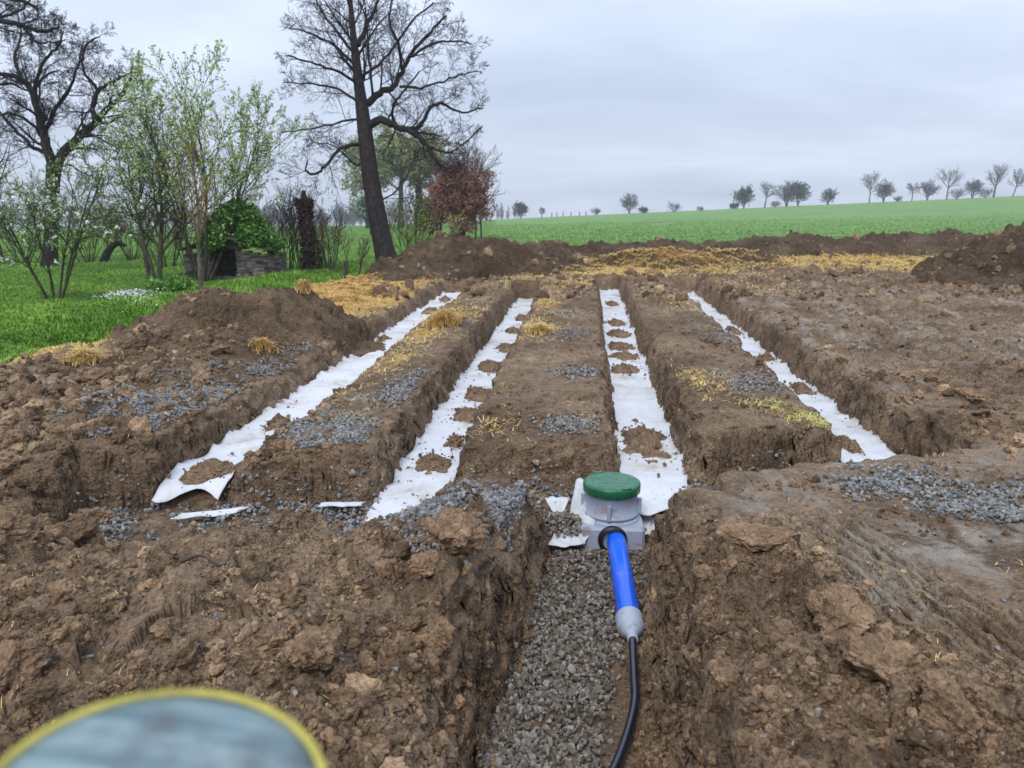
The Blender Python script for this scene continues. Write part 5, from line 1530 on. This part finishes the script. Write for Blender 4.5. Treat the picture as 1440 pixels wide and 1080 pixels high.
def tuft(px, py, r, n, lab, mat='straw', hgt=.9, k=.8):
    x0, y0 = [float(q) for q in unproj(px, py, .05)]
    if py < 400: x0, y0 = [float(q[0]) for q in on_ground(np.array([px]), np.array([py]))[:2]]
    q = nr_.normal(size=(n, 2)) * r * .42; x = x0 + q[:, 0]; y = y0 + q[:, 1]; d2 = (q ** 2).sum(1) / r ** 2; z0 = gh1(x0, y0)
    P = np.stack([q[:, 0], q[:, 1], np.clip(gh(x, y) - z0, -.07, .2) + .35 * r * np.exp(-d2 * 3)], 1)
    V, Fs, rn = blades(P, nr_.uniform(.6, 1.1, n) * r * hgt, nr_, .008 + .0004 * y0, 1.1); m_ = MB(); m_.add(V, Fs, rn * k if k < 1 else .55 + .45 * rn)
    tag(m_.build('dry_tuft', M[mat], None, False, (x0, y0, z0)), lab, 'grass tuft', 'tufts of dry grass')


tuft(117, 508, .13, 700, 'small round dry grass tuft at the left foot of the soil heap'); tuft(577, 368, .30, 1600, 'pale yellow grass tuft on top of the heap beside the leaning tree'); tuft(622, 376, .2, 600, 'brown grass tuft half buried in the heap right of the leaning tree', k=.4)
tuft(372, 500, .09, 300, 'dead brown grass tuft hanging beside a clod at the foot of the left heap', k=.3); tuft(760, 462, .13, 500, 'yellow grass tuft at the right edge of the second trench'); tuft(430, 462, .09, 300, 'small yellow tuft on the left edge of the leftmost trench')
# white flowers in the grass
x, y = unproj(nr_.normal(180, 22, 700), nr_.normal(424, 5, 700), -.05); V, Fs, rn = leaves(np.stack([x, y, gh(x, y) + nr_.uniform(.05, .12, 700)], 1), .022, nr_, .005); m_ = MB(); m_.add(V, Fs, rn)
tag(m_.build('white_flowers', M['blossom']), 'patch of small white flowers in the meadow grass', 'flowers', kind='stuff')
# ------------------------------------------------------------------ light, sky, camera
def setup():
    w = bpy.data.worlds.new('World'); S.world = w; w.use_nodes = True
    nt = w.node_tree; bg = nt.nodes['Background']
    sky = N(nt, 'ShaderNodeTexSky', sky_type='NISHITA', sun_disc=False, sun_elevation=radians(48), sun_rotation=radians(200))
    tc = N(nt, 'ShaderNodeTexCoord'); sp = N(nt, 'ShaderNodeSeparateXYZ'); nt.links.new(tc.outputs['Generated'], sp.inputs[0])
    den = mathn(nt, 'ADD', mathn(nt, 'MAXIMUM', sp.outputs['Z'], 0.0), .16)
    cb = N(nt, 'ShaderNodeCombineXYZ')
    nt.links.new(mathn(nt, 'DIVIDE', sp.outputs['X'], den), cb.inputs[0]); nt.links.new(mathn(nt, 'DIVIDE', sp.outputs['Y'], den), cb.inputs[1])
    mp = N(nt, 'ShaderNodeMapping'); mp.inputs['Location'].default_value = (2.3, .4, 0); mp.inputs['Scale'].default_value = (.62, .95, 1); nt.links.new(cb.outputs[0], mp.inputs['Vector'])
    n = N(nt, 'ShaderNodeTexNoise'); n.inputs['Scale'].default_value = 1.0; n.inputs['Detail'].default_value = 7; n.inputs['Roughness'].default_value = .52; n.inputs['Distortion'].default_value = .3
    nt.links.new(mp.outputs[0], n.inputs['Vector'])
    c = ramp(nt, n.outputs['Fac'], [(.30, (4.5, 5.2, 6.55)), (.5, (5.4, 6.15, 7.6)), (.68, (6.5, 7.25, 8.8))])
    # an overcast sky is brighter overhead than at the horizon
    zf = mathn(nt, 'MULTIPLY_ADD', mathn(nt, 'MAXIMUM', sp.outputs['Z'], 0.0), 1.3); zf.node.inputs[2].default_value = .86
    c = mix(nt, 1.0, c, zf, 'MULTIPLY')
    out = mix(nt, .93, sky.outputs[0], c)
    nt.links.new(out, bg.inputs['Color']); bg.inputs['Strength'].default_value = .100
    sl = bpy.data.lights.new('sun', 'SUN'); sl.energy = 1.5; sl.angle = radians(16); sl.color = (1, .97, .92)
    so = bpy.data.objects.new('sun', sl); COL.objects.link(so); so.rotation_euler = (radians(42), 0, radians(-20))
    cam = bpy.data.cameras.new('camera'); cam.sensor_width = 36; cam.lens = 36 * F / 1440; cam.clip_start = .02; cam.clip_end = 5000
    co = bpy.data.objects.new('camera', cam); COL.objects.link(co); co.location = (0, 0, HC); co.rotation_euler = (pi / 2 - PITCH, 0, 0)
    cam.dof.use_dof = True; cam.dof.focus_distance = 3.5; cam.dof.aperture_fstop = 5.6
    S.camera = co
    S.view_settings.view_transform = 'Standard'; S.view_settings.look = 'None'; S.view_settings.exposure = .34; S.view_settings.gamma = 1; S.view_settings.use_curve_mapping = False

    hz = bpy.data.materials.new('haze_air'); hz.use_nodes = True; nt = hz.node_tree; nt.nodes.clear()
    om = N(nt, 'ShaderNodeOutputMaterial'); pv = N(nt, 'ShaderNodeVolumePrincipled')
    pv.inputs['Color'].default_value = (.90, .93, .98, 1); pv.inputs['Density'].default_value = .0007
    nt.links.new(pv.outputs[0], om.inputs['Volume'])
    V, Fs = boxv(0, 200, 10, 1000, 520, 44)
    o = link('haze', mesh_from('haze', V, [Fs], None, False, [hz])); tag(o, 'thin damp grey haze over the fields', 'haze', kind='stuff')


setup()
